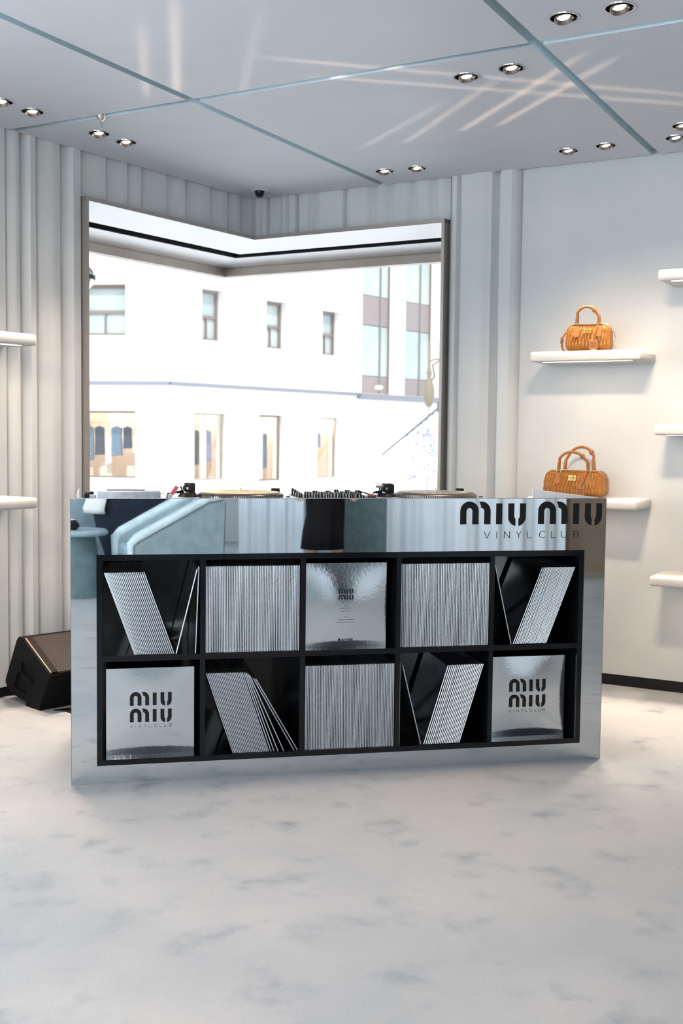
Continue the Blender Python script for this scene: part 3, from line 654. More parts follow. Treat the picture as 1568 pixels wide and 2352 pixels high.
fc = lambda u, v, w2: (1.4865 + (u - 332) * 0.3735 / 896, -w2, 0.8515 + v * 0.0250 / 62)
for k in range(9):
    bm = BM(); club(bm, fc, 0.0002, 0.0012, 4.8, k); obj('thin_letter', bm, 'print', ctr)
bm = BM()
for x0, x1 in ((0.0125, 0.0165), (W_ - 0.0165, W_ - 0.0125)): box(bm, x0, x1, 0.0065, 0.707, 0.8605, 0.9996)
obj('inner_reflection', bm, 'wallrefl', ctr)  # grey sheets added: wall reflection painted over the mirrored inner sides

# black ten-hole cube shelf set into the counter
cub = thing('cube_shelf', 'black glossy ten-compartment record shelf set in the mirrored counter front', 'shelf')
YD = 0.345; E_ = 0.0004
bm = BM(); box(bm, BX0 + E_, BX0 + .0204, -.002, YD, BZ0 + E_, BZ1 - E_); obj('side_board', bm, 'blackgloss', cub)
bm = BM(); box(bm, BX1 - .0194, BX1 - E_, -.002, YD, BZ0 + E_, BZ1 - E_); obj('side_board', bm, 'blackgloss', cub)
bm = BM(); box(bm, BX0 + .0206, BX1 - .0196, -.002, YD, BZ1 - .0206, BZ1 - E_); obj('top_board', bm, 'blackgloss', cub)
bm = BM(); box(bm, BX0 + .0206, BX1 - .0196, -.002, YD, BZ0 + E_, 0.085); obj('bottom_board', bm, 'blackgloss', cub)
bm = BM(); box(bm, BX0 + .0206, BX1 - .0196, -.0018, YD, 0.431, 0.451); obj('middle_board', bm, 'blackgloss', cub)
CX = [(0.107, 0.443), (0.461, 0.80), (0.82, 1.155), (1.173, 1.514), (1.531, 1.8658)]
for a, b_ in zip(CX, CX[1:]):
    for z0, z1 in ((0.0852, 0.4308), (0.4512, 0.7838)):
        bm = BM(); box(bm, a[1], b_[0], -.0016, YD, z0, z1); obj('divider', bm, 'blackgloss', cub)
bm = BM(); box(bm, BX0 + .001, BX1 - .001, YD + .0002, YD + .008, BZ0 + .001, BZ1 - .001); obj('back_board', bm, 'blackgloss', cub)

# ------------------------------------------------------------------ record sleeves
bm = BM(); box(bm, -0.0018, 0.0018, 0.0, 0.312, 0, 0.308, 0.0006, 1)
for f in bm.faces:
    f.material_index = 1 if abs(f.normal.y) > 0.7 or abs(f.normal.z) > 0.7 else 0
sleeve0 = obj('record_sleeve', bm, ('foil', 'foilspine')); sleeve_me = sleeve0.data
used = [0]
def sleeve(x, z, ang, y, label, group):
    """x = foot position, ang from vertical (+ leans right)"""
    o = sleeve0 if not used[0] else sleeve0.copy()
    if used[0]: C.objects.link(o)
    used[0] = 1
    o.rotation_euler = (0, ang, 0); o.location = (x, y, z + 0.0019 * abs(math.sin(ang)) + 0.0003)
    tag(o, label, 'record sleeve', group); return o
ZU, ZL = 0.4513, 0.0853
def ends(label, k, n):
    return label + (', leftmost' if k == 0 else ', rightmost') if k in (0, n - 1) else label
def full(cx, z, n, label, group, y=0.004):
    x0, x1 = CX[cx][0] + 0.0035, CX[cx][1] - 0.0035
    for k in range(n):
        x = x0 + (x1 - x0) * k / (n - 1); wob = 0.0035 * math.sin(k * 0.35 + cx) * min(1, k / 6, (n - 1 - k) / 6)
        sleeve(x - wob / 2, z, wob / 0.31, y + random.uniform(0, 0.0018), ends(label, k, n), group)
full(1, ZU, 58, 'silver record sleeve packed upright, top row, second compartment from left', 'sleeves packed in top row second compartment')
full(3, ZU, 58, 'silver record sleeve packed upright, top row, fourth compartment from left', 'sleeves packed in top row fourth compartment')
full(2, ZL, 58, 'silver foil record sleeve packed upright in the bottom row, middle compartment', 'sleeves packed in bottom row middle compartment')
def lean(foot0, foot1, n, ang, z, label, group, y=0.004, gaps=0.0):
    for k in range(n):
        f = k / (n - 1); f = f ** (1 + gaps) ; sleeve(foot0 + (foot1 - foot0) * f, z, ang, y + random.uniform(0, 0.0015), ends(label, k, n), group)
a1 = -math.asin((0.213 - 0.109) / 0.308)
lean(0.217, 0.352, 23, a1, ZU, 'silver foil record sleeve leaning left in the top row, leftmost compartment', 'sleeves leaning in top left compartment', gaps=0.12)
sleeve(0.360, ZU, math.asin((0.433 - 0.360) / 0.308), 0.004, 'silver foil record sleeve leaning right, forming a V in the top left compartment', None)
sleeve(0.4275, ZU, math.asin(0.0115 / 0.308), 0.006, 'silver foil record sleeve standing almost upright beside the divider in the top left compartment', None)
a2 = math.asin((1.851 - 1.741) / 0.308)
lean(1.612, 1.741, 24, a2, ZU, 'silver foil record sleeve leaning right in the top row, rightmost compartment', 'sleeves leaning in top right compartment', gaps=-0.1)
sleeve(1.603, ZU, -math.asin((1.603 - 1.534) / 0.308), 0.004, 'single silver sleeve leaning left, forming a V in the top right compartment', None)
a3 = -math.asin((0.561 - 0.464) / 0.308)
lean(0.563, 0.690, 22, a3, ZL, 'silver record sleeve leaning left in a block, bottom row second compartment', 'sleeves leaning in bottom row second compartment')
fan = [(0.699, 0.600, 'first'), (0.710, 0.606, 'second'), (0.724, 0.6125, 'third'), (0.745, 0.6195, 'fourth'), (0.783, 0.6330, 'fifth'), (0.7955, 0.6415, 'last')]
for fx, tx, nm in fan: sleeve(fx, ZL, -math.asin((fx - tx) / 0.308), 0.004, 'silver sleeve fanned out in the bottom row second compartment, ' + nm + ' from the block', 'fanned sleeves in bottom row')
a4 = math.asin((1.497 - 1.407) / 0.308)
lean(1.270, 1.406, 21, a4, ZL, 'silver foil record sleeve leaning right in the bottom row, fourth compartment', 'sleeves leaning in bottom row fourth compartment', gaps=-0.06)
sleeve(1.258, ZL, -math.asin((1.258 - 1.184) / 0.308), 0.004, 'single silver sleeve leaning left, forming a V in the bottom row fourth compartment', None)
sleeve(1.1762, ZL, 0.0, 0.012, 'silver sleeve standing flat against the left divider in the bottom row fourth compartment', None)

def face_sleeve(x0, z0, bow, seed, label, small=False):
    S_ = 0.3085
    def bw(u, v):    # forward bulge, u v in 0..1
        e = math.sin(PI * min(1, max(0, u))) ** 1.0 * math.sin(PI * min(1, max(0, v))) ** 1.0
        return bow * e + 0.0010 * noise.noise(Vector((u * 1.6 + seed, v * 1.6, seed))) 
    t = thing('record_sleeve', label, 'record sleeve', (x0, 0.060, z0), 0, 'sleeves displayed face out')
    bm = BM(); n_ = 36; g = []
    for j in range(n_ + 1): g.append([bm.verts.new((S_ * i / n_, -bw(i / n_, j / n_), S_ * j / n_)) for i in range(n_ + 1)])
    for j in range(n_):
        for i in range(n_): bm.faces.new([g[j][i], g[j][i + 1], g[j + 1][i + 1], g[j + 1][i]])
    back = [bm.verts.new(p) for p in ((0, 0.004, 0), (S_, 0.004, 0), (S_, 0.004, S_), (0, 0.004, S_))]
    bm.faces.new(back)
    bm.faces.new([back[0], back[1]] + g[0][::-1]); bm.faces.new([back[3], back[2]] + g[n_][::-1])
    bm.faces.new([back[0], back[3]] + [g[j][0] for j in range(n_, -1, -1)]); bm.faces.new([back[1], back[2]] + [g[j][n_] for j in range(n_, -1, -1)])
    obj('cover', bm, 'foil', t, True)
    f = lambda u, v, w2: (u, -bw(u / S_, v / S_) - w2, v)
    bm = BM()
    if not small:
        logo_stack(bm, f, 0.147 / 621, 0.082, S_ - 0.085, 0.0595, 0.0006, 0.0012, 4.2)
        obj('printed_logo', bm, 'print', t)
    else:
        logo_stack(bm, f, 0.055 / 621, 0.127, S_ - 0.094, 0.0222, 0.0006, 0.0011, 2.6); obj('printed_logo', bm, 'print', t)
        bm = BM(); random.seed(5)
        for zz, wd in ((0.150, 0.012), (0.142, 0.045), (0.131, 0.034), (0.110, 0.014), (0.100, 0.056), (0.090, 0.070)):
            x = 0.154 - wd / 2
            while x < 0.154 + wd / 2:
                l = random.uniform(0.002, 0.005); prism3(bm, [(x, zz), (x + l, zz), (x + l, zz + .0012), (x, zz + .0012)], f, 0.0006, 0.0009); x += l + 0.0012
        x = 0.08
        while x < 0.23:
            l = random.uniform(0.002, 0.005); prism3(bm, [(x, 0.0145), (x + l, 0.0145), (x + l, 0.0153), (x, 0.0153)], f, 0.0006, 0.0009); x += l + 0.0016
        obj('fine_print', bm, 'print', t)
        bm = BM(); prism3(bm, arc(0.132, 0.026, 0.0045, 0, 345, 20), f, 0.0006, 0.001)
        for k, hh in enumerate((5, 5, 0, 2, 4, 2, 0, 3, 5, 2, 4, 3, 5, 2, 5, 4, 5, 5, 1)):
            h_ = 0.0008 + hh * 0.0007; x = 0.141 + k * 0.0023; prism3(bm, [(x, .026 - h_), (x + .0012, .026 - h_), (x + .0012, .026 + h_), (x, .026 + h_)], f, 0.0006, 0.001)
        obj('printed_sound_code', bm, 'print', t)
    return t
face_sleeve(0.1185, ZL, 0.007, 1.3, 'silver sleeve facing out with large black wordmark in the bottom left compartment')
face_sleeve(0.824, ZU, 0.009, 4.1, 'silver sleeve facing out with small wordmark and fine print in the top middle compartment', True)
face_sleeve(1.535, ZL, 0.011, 7.7, 'silver sleeve facing out with large black wordmark in the bottom right compartment')

# ------------------------------------------------------------------ equipment on the deck
ZD = 0.8603
def turntable(x, y, label, mat_key, seed):
    t = thing('turntable', label, 'turntable', (x, y, ZD), 0, 'turntables on the counter')
    bm = BM(); box(bm, -0.225, 0.225, -0.175, 0.175, 0.02, 0.1235, 0.004, 2); obj('body', bm, 'deckmetal', t, True)
    for sx in (-1, 1):
        for sy in (-1, 1):
            bm = BM(); lathe(bm, [(0, 0), (0.022, 0), (0.024, 0.02), (0, 0.02)], 16, c=(sx * .18, sy * .13, 0)); obj('foot', bm, 'black', t)
    px = 0.022
    bm = BM(); lathe(bm, [(0, 0.119), (0.158, 0.119), (0.166, 0.124), (0.160, 0.138), (0.155, 0.141), (0, 0.141)], 72, c=(px, 0, 0)); obj('platter', bm, 'dkmetal', t, True)
    bm = BM()
    for k in range(120):
        a = 2 * PI * k / 120; r = 0.1632; c, s = math.cos(a), math.sin(a)
        M4 = Matrix.Translation((px + r * c, r * s, 0.131)) @ Matrix.Rotation(a, 4, 'Z')
        box(bm, -0.002, 0.003, -0.0022, 0.0022, -0.0052, 0.0052, mat4=M4)
    o = obj('strobe_dots', bm, 'bronze' if seed else 'chrome', t)
    bm = BM(); lathe(bm, [(0, 0.1412), (0.149, 0.1412), (0.150, 0.1425), (0.148, 0.144), (0, 0.1442)], 64, c=(px, 0, 0)); obj('slipmat', bm, mat_key, t, True)
    if seed:
        bm = BM()
        for k in range(26):
            a = 2 * PI * k / 26; M4 = Matrix.Translation((px + 0.118 * math.cos(a), 0.118 * math.sin(a), 0.1446)) @ Matrix.Rotation(a, 4, 'Z')
            box(bm, -0.011, 0.011, -0.009, 0.009 - (k % 3) * 0.004, -0.0003, 0.0003, mat4=M4)
        obj('yellow_print', bm, 'yellow', t)
    else:
        bm = BM()
        for a in (1.2, 1.9): prism(bm, [(px + 0.02 * math.cos(a), .02 * math.sin(a)), (px + .14 * math.cos(a - .12), .14 * math.sin(a - .12)), (px + .14 * math.cos(a + .16), .14 * math.sin(a + .16))], 0.1443, 0.1447)
        obj('grey_print', bm, 'vinyl', t)
    bm = BM(); lathe(bm, [(0, 0.144), (0.0036, 0.144), (0.0036, 0.156), (0.002, 0.160), (0, 0.161)], 12, c=(px, 0, 0)); obj('spindle', bm, 'gold', t, True)
    # tonearm assembly at the left
    ax, ay = -0.178, 0.02
    bm = BM(); lathe(bm, [(0, 0.118), (0.040, 0.118), (0.040, 0.126), (0.034, 0.131), (0.030, 0.138), (0, 0.138)], 28, c=(ax, ay, 0)); obj('tonearm_base', bm, 'black', t, True)
    bm = BM(); box(bm, ax + 0.004, ax + 0.026, ay - 0.02, ay + 0.02, 0.136, 0.176, 0.004, 2); box(bm, ax - 0.014, ax + 0.006, ay - 0.016, ay + 0.016, 0.170, 0.176, 0.002, 1); box(bm, ax - 0.030, ax - 0.018, ay - 0.010, ay + 0.010, 0.138, 0.150, 0.002, 1); obj('gimbal_block', bm, 'black', t, True)
    Rm = Matrix.Translation((ax - 0.004, ay - 0.018, 0.157)) @ Matrix.Rotation(PI / 2, 4, 'X')
    bm = BM(); lathe(bm, [(0, -0.026), (0.015, -0.026), (0.0165, -0.022), (0.0165, 0.010), (0.012, 0.014), (0, 0.014)], 26, mat4=Rm); obj('counterweight', bm, 'black', t, True)
    bm = BM(); lathe(bm, [(0.0035, 0.0), (0.0045, 0.016), (0.002, 0.0165), (0, 0.0165)], 14, mat4=Rm); obj('counterweight_bolt', bm, 'chrome', t, True)
    bm = BM(); tube(bm, [(ax - 0.004, ay, 0.157), (ax - 0.006, ay + 0.05, 0.157), (ax + 0.004, ay + 0.10, 0.156), (ax + 0.03, ay + 0.135, 0.152)], 0.0035, 8); obj('tonearm', bm, 'chrome', t, True)
    bm = BM(); box(bm, ax - 0.044, ax - 0.016, ay - 0.01, ay + 0.004, 0.136, 0.146, 0.002, 1); tube(bm, [(ax - 0.044, ay, 0.140), (ax - 0.052, ay, 0.139)], 0.004, 8); obj('anti_skate_dial', bm, 'black', t, True)
    bm = BM(); tube(bm, [(ax - 0.018, ay, 0.140), (ax - 0.026, ay + .004, 0.158), (ax - 0.030, ay + .004, 0.163)], [0.0012, 0.0035, 0.002], 6); obj('lift_lever', bm, 'black', t, True)
    bm = BM(); lathe(bm, [(0, .118), (.012, .118), (.012, .1305), (0, .1305)], 18, c=(0.19, 0.145, 0)); obj('start_button', bm, 'black', t, True)
    bm = BM(); box(bm, 0.196, 0.214, -0.10, 0.06, 0.118, 0.1195); box(bm, 0.198, 0.212, -0.03, -0.018, 0.119, 0.127, 0.001, 1); obj('pitch_slider', bm, 'black', t)
    return t
tt1 = turntable(0.608, 0.39, 'silver turntable with a plain pale yellow slipmat, left of the mixer', 'yellow', 0)
tt2 = turntable(1.392, 0.39, 'turntable with a dark slipmat printed in yellow, right of the mixer', 'vinyl', 1)
bm = BM(); box(bm, 0.165, 0.20, 0.155, 0.165, 0.125, 0.150, 0.002, 1)
obj('target_lamp', bm, 'black', tt1, True)
for tt in (tt2,):
    bm = BM(); box(bm, 0.158, 0.192, 0.150, 0.168, 0.118, 0.151, 0.003, 1); obj('target_lamp', bm, 'black', tt, True)
    bm = BM(); box(bm, -0.130, -0.122, 0.10, 0.11, 0.118, 0.168, 0.001, 1); obj('arm_rest', bm, 'black', tt)
    bm = BM(); tube(bm, [(-0.20, -0.01, 0.170), (-0.215, -0.01, 0.177), (-0.235, -0.01, 0.179)], 0.0013, 6); obj('cartridge_wire', bm, 'red', tt)
    bm = BM(); tube(bm, [(-0.195, 0.0, 0.164), (-0.225, 0.0, 0.165)], 0.005, 8); obj('headshell', bm, 'chrome', tt, True)

mix = thing('mixer', 'dj mixer crowded with black knobs between the two turntables', 'mixer', (1.0, 0.40, ZD))
bm = BM(); box(bm, -0.158, 0.158, -0.19, 0.19, 0.0, 0.122, 0.004, 2); obj('body', bm, 'deckmetal', mix, True)
bm = BM(); box(bm, -0.150, 0.150, -0.185, 0.185, 0.1221, 0.1235); obj('face_plate', bm, 'black', mix)
kb = None
def knob(x, y, r, h, sq=False):
    bm = BM()
    if sq: box(bm, -r, r, -r * .8, r * .8, 0, h, 0.0012, 1, 0)
    else: lathe(bm, [(0, 0), (r, 0), (r * .86, h * .85), (r * .7, h), (0, h)], 14)
    o = obj('knob', bm, 'black', mix, True); o.location = (x, y, 0.1236)
    bm = BM(); box(bm, -0.0008, 0.0008, -r * 1.02, -r * .72, h * 0.1, h * .98); box(bm, r * .92, r * 1.15, -r * .8, r * .2, h * .05, h * .97); box(bm, -r * 1.15, -r * .92, -r * .8, r * .2, h * .05, h * .97); obj('pointer', bm, 'white', o)
random.seed(11)
for j, y in enumerate((-0.12, -0.06, 0.0, 0.06, 0.12, 0.16)):
    for i in range(7):
        x = -0.132 + i * 0.044 + random.uniform(-.002, .002)
        if random.random() < 0.10: continue
        knob(x, y, random.choice((0.0085, 0.010, 0.0105)), random.uniform(0.013, 0.021), sq=(i == 1 and j > 2) or random.random() < .2)
bm = BM()
for k in range(3): box(bm, -0.140 + k * 0.007, -0.135 + k * 0.007, 0.165, 0.175, 0.124, 0.150 - k * 0.003, 0.001, 1)
obj('toggle_switches', bm, 'black', mix)
bm = BM(); tube(bm, [(0.06, -0.1, 0.128), (0.075, -0.06, 0.150), (0.10, 0.0, 0.146), (0.14, 0.02, 0.135), (0.152, -0.05, 0.128)], 0.003, 8); obj('patch_cable', bm, 'black', mix, True)
bm = BM(); tube(bm, [(0.11, -0.14, 0.136), (0.145, -0.12, 0.130)], 0.004, 8); obj('red_plug', bm, 'red', mix, True)

dev = thing('effects_unit', 'scuffed grey-blue metal effects unit at the left end of the counter', 'audio device', (0.205, 0.36, ZD))
bm = BM(); box(bm, -0.115, 0.115, -0.07, 0.10, 0.0, 0.149, 0.003, 2); obj('case', bm, 'device', dev, True)
def text_mesh(s, size, name, mt, parent, loc, rot, ext=0.0005):
    cu = bpy.data.curves.new(name, 'FONT'); cu.body = s; cu.size = size; cu.extrude = ext; cu.align_x = 'CENTER'
    t_ = bpy.data.objects.new(name, cu); C.objects.link(t_); dg = bpy.context.evaluated_depsgraph_get(); me = bpy.data.meshes.new_from_object(t_.evaluated_get(dg)); bpy.data.objects.remove(t_)
    me.materials.clear(); me.materials.append(M[mt]); o = bpy.data.objects.new(name, me); C.objects.link(o); o.parent = parent; o.location = loc; o.rotation_euler = rot; return o
text_mesh('Pioneer DJ', 0.026, 'faint_lettering', 'deckmetal', dev, (0.0, -0.0703, 0.124), (PI / 2, 0, 0))
bm = BM(); box(bm, -0.080, 0.060, 0.0, 0.06, 0.149, 0.1525, 0.001, 1); obj('top_plate', bm, 'dkmetal', dev)
bm = BM(); tube(bm, [(0.115, -0.03, 0.140), (0.128, -0.03, 0.140)], 0.003, 8); obj('jack', bm, 'gold', dev)
sm = thing('control_box', 'small black and grey knobbed box left of the grey-blue effects unit', 'audio device', (0.066, 0.34, ZD))
bm = BM(); box(bm, -0.024, 0.020, -0.04, 0.04, 0, 0.136, 0.003, 2); obj('case', bm, 'device', sm, True)
bm = BM(); lathe(bm, [(0, .136), (.016, .136), (.016, .144), (.012, .147), (0, .147)], 18, c=(-0.005, 0, 0)); box(bm, -0.024, -0.006, -0.047, -0.038, 0.118, 0.142, .002, 1); obj('knob', bm, 'black', sm, True)
us = thing('usb_stick', 'red and white swivel usb stick standing tilted between effects unit and turntable', 'usb stick', (0.352, 0.26, ZD))
bm = BM(); box(bm, -0.010, 0.006, -0.012, 0.012, 0.0, 0.146, 0.002, 1); box(bm, -0.013, -0.005, -0.010, 0.008, 0.12, 0.137, .001, 1); obj('stand', bm, 'black', us)
Rm = Matrix.Translation((0.0, -0.014, 0.134)) @ Matrix.Rotation(PI / 2, 4, 'X')
bm = BM(); lathe(bm, [(0.0045, 0), (0.0095, 0), (0.0095, 0.004), (0.0045, 0.004), (0.0045, 0)], 24, mat4=Rm); obj('swivel_ring', bm, 'white', us, True)
bm = BM(); lathe(bm, [(0, 0), (0.0044, 0), (0.0044, 0.0045), (0, 0.0045)], 18, mat4=Rm); obj('swivel_pin', bm, 'device', us)
Rq = Matrix.Translation((0, -0.015, 0.134)) @ Matrix.Rotation(0.62, 4, 'Y')
bm = BM(); box(bm, -0.0062, 0.0062, -0.003, 0.003, 0.008, 0.044, 0.001, 1, mat4=Rq); obj('cap', bm, 'red', us)
bm = BM(); box(bm, -0.0078, 0.0078, -0.002, 0.004, 0.006, 0.0455, 0.001, 1, mat4=Rq); obj('shell', bm, 'white', us)

# ------------------------------------------------------------------ stage monitor on its stand
sp = thing('wedge_speaker', 'black wedge stage monitor with dark grille on the carpet left of the counter', 'speaker', (-0.185, 1.155, 0.0), 0.14)
aS = math.radians(33); F0 = Vector((-0.165, 1.115)); axS = Vector((math.cos(aS), math.sin(aS))); eS = Vector((-math.sin(aS), math.cos(aS)))
sp.location = (F0.x, F0.y, 0); sp.rotation_euler = (0, 0, aS)       # local x along the cabinet, local y = s
prof = [(0.0, 0.0), (0.0, 0.02), (-0.078, 0.150), (-0.084, 0.166), (-0.076, 0.178), (0.142, 0.302), (0.158, 0.308), (0.176, 0.306), (0.196, 0.290), (0.300, 0.095), (0.302, 0.078), (0.262, 0.036), (0.20, 0.03), (0.125, 0.022), (0.118, 0.0)]
fS = lambda u, v, w2: (w2, u, v)
bm = BM(); prism3(bm, prof, fS, 0.012, 0.55); obj('cabinet', bm, 'cabinet', sp, True)
for x0, x1 in ((0.0, 0.0118), (0.5502, 0.562)):
    me_prof = prof
    sl = slab('end_cheek', [(-u * 1.0, v) for u, v in prof] if False else [(u, v) for u, v in prof], [[(0.150, 0.196), (0.030, 0.160), (0.056, 0.108), (0.165, 0.152)], [(0.185, 0.150), (0.085, 0.092), (0.125, 0.050), (0.230, 0.075)]], 0.0118, 'cabinet', sp,
              Matrix(((0, 0, 1, x0), (1, 0, 0, 0), (0, 1, 0, 0), (0, 0, 0, 1))))
# grille frame and grille lie on the sloping face from (-.076,.178) to (.142,.302)
g0 = Vector((-0.076, 0.178)); g1 = Vector((0.142, 0.302)); gd = (g1 - g0).normalized(); gn = Vector((-gd.y, gd.x))
def fG(u, v, w2): p = g0 + gd * v + gn * w2; return (u, p.x, p.y)
LG = (g1 - g0).length
bm = BM(); prism3(bm, [(0.045, -0.004), (0.545, -0.004), (0.545, LG - 0.002), (0.045, LG - 0.002)], fG, 0.0005, 0.006); prism3(bm, [(0.045, -0.008), (0.545, -0.008), (0.545, -0.001), (0.045, -0.001)], fG, -0.045, 0.003); obj('grille', bm, 'grille', sp)
bm = BM(); prism3(bm, [(0.016, -0.002), (0.043, -0.002), (0.043, LG - 0.002), (0.016, LG - 0.002)], fG, 0.0005, 0.0075); fr = obj('grille_edge', bm, 'housing', sp)
bm = BM(); prism3(bm, [(0.010, 0.0), (0.0155, 0.0), (0.0155, LG), (0.010, LG)], fG, 0.0, 0.003); obj('copper_trim', bm, 'bronze', sp)
for v in (0.012, LG * .5, LG - 0.012):
    bm = BM(); prism3(bm, arc(0.030, v, 0.0045, 0, 330, 11), fG, 0.0076, 0.0092); obj('screw', bm, 'black', fr)
bm = BM(); prism(bm, [(-0.105, 1.105), (-0.055, 1.085), (0.03, 0.93), (0.55, 0.93), (0.55, 1.30), (0.15, 1.20)], 0.0005, 0.006)
tag(obj('floor_mat', bm, 'housing'), 'flat dark mat on the carpet under the wedge monitor, behind the counter', 'mat')

# ------------------------------------------------------------------ street outside
ZG = -0.55
bm = BM(); prism(bm, [(-22, 4.3), (60, 4.3), (60, 70), (-22, 70)], ZG - 0.1, ZG)
g = obj('street', bm, 'ground'); struct(g, 'pale street between the shop and the white building opposite', 'street')
FB = Vector((1.954, 27.805)); f1 = Vector((math.cos(math.radians(-19.0)), math.sin(math.radians(-19.0)))); f2 = Vector((math.cos(math.radians(38.5)), math.sin(math.radians(38.5))))
bld = thing('stone_building', 'overexposed white stone building with sash windows across the street', 'building')
def facade(d, s0, s1, z0, z1, rects, name):
    n = Vector((d.y, -d.x))      # toward the street
    mm = Matrix(((d.x, 0, n.x, FB.x), (d.y, 0, n.y, FB.y), (0, 1, 0, 0), (0, 0, 0, 1))) @ Matrix.Translation((0, 0, -0.4))
    holes = [[(a, b_), (c, b_), (c, e), (a, e)] for (a, c, b_, e) in rects]
    return slab(name, [(s0, z0), (s1, z0), (s1, z1), (s0, z1)], holes, 0.4, 'facade', bld, mm), n
def fbox(bm, d, s0, s1, o0, o1, z0, z1): wbox(bm, FB, d, Vector((d.y, -d.x)), s0, s1, o0, o1, z0, z1)
up1 = [(-2.6, -1.27, 3.97, 5.39), (-6.2, -4.9, 3.97, 5.39)]; sh1 = [(-2.75, -0.99, 0.0, 1.88), (-6.3, -4.6, 0.0, 1.88)]
up2 = [(1.21, 2.05, 3.94, 5.40), (3.87, 4.77, 3.89, 5.33), (6.47, 7.34, 3.85, 5.27)]
sh2 = [(0.92, 2.18, -0.08, 1.86), (3.58, 4.63, -0.15, 1.86), (6.28, 7.32, -0.12, 1.84)]
facade(f1, -9, 0, ZG, 11, up1 + sh1, 'facade_wall'); facade(f2, 0, 8.45, ZG, 11, up2 + sh2, 'facade_wall'); facade(f2, 8.45, 16, ZG, 2.7, [], 'facade_wall')
for d, a, b_ in ((f1, -9, 0.0), (f2, 0.0, 8.3)):
    bm = BM(); fbox(bm, d, a, b_, 0.0, 0.10, 2.60, 2.70); obj('cornice', bm, 'cornice', bld)
bm = BM(); fbox(bm, f2, 8.3, 16, 0.0, 0.22, 2.50, 2.68); obj('cornice', bm, 'cornice', bld)
for d, lst in ((f1, up1), (f2, up2)):
    for (a, c, b_, e) in lst:
        bm = BM(); fw_ = 0.07
        for (x0, x1, z0, z1) in ((a, c, b_, b_ + fw_), (a, c, e - fw_ * 1.3, e), (a, a + fw_, b_ + fw_, e - fw_), (c - fw_, c, b_ + fw_, e - fw_)): fbox(bm, d, x0, x1, -0.30, -0.22, z0, z1)
        mz = b_ + (e - b_) * 0.47; fbox(bm, d, a + fw_, c - fw_, -0.30, -0.24, mz - 0.04, mz + 0.04); mx_ = (a + c) / 2; fbox(bm, d, mx_ - 0.02, mx_ + 0.02, -0.30, -0.25, b_ + fw_, mz - 0.04)
        wd = obj('window', bm, 'winframe', bld)
        bm = BM(); fbox(bm, d, a + .01, c - .01, -0.33, -0.31, b_ + .01, e - .01); obj('pane', bm, 'pane', wd)
        bm = BM(); fbox(bm, d, a - .08, c + .08, 0.0, 0.08, b_ - 0.10, b_ - 0.01); obj('window_sill', bm, 'facade', bld)
random.seed(21)
gm = [('blue_cloth', (0.13, 0.19, 0.27)), ('grey_cloth', (0.13, 0.11, 0.12)), ('ink_cloth', (0.05, 0.06, 0.09)), ('lilac_cloth', (0.30, 0.32, 0.48)), ('cream_cloth', (0.75, 0.68, 0.60)), ('denim_cloth', (0.16, 0.24, 0.34))]
for k, c in gm: M[k] = mat(k, c, 0.9, spec=0.1)
def garment(P, d, w_, h_, key, label):
    t = thing('hanging_garment', label, 'garment', (P[0], P[1], P[2]), math.atan2(d.y, d.x), 'clothes on the rails across the street')
    bm = BM(); pol = [(-w_ / 2, -h_), (w_ / 2, -h_ * .97), (w_ * .46, -.3), (w_ * .50, -.06), (w_ * .40, -.03), (w_ * .15, -.01), (-w_ * .15, -.01), (-w_ * .40, -.03), (-w_ * .50, -.06), (-w_ * .44, -.3)]
    prism3(bm, pol, lambda u, v, w2: (u, w2, v), -0.05, 0.05); obj('cloth', bm, key, t)
    bm = BM(); tube(bm, [(-w_ * .4, 0, -.07), (0, 0, .02), (w_ * .4, 0, -.07)], 0.012, 6); tube(bm, [(0, 0, .02), (0, 0, .10)], 0.008, 6); obj('hanger', bm, 'greyiron', t)
wn = 0
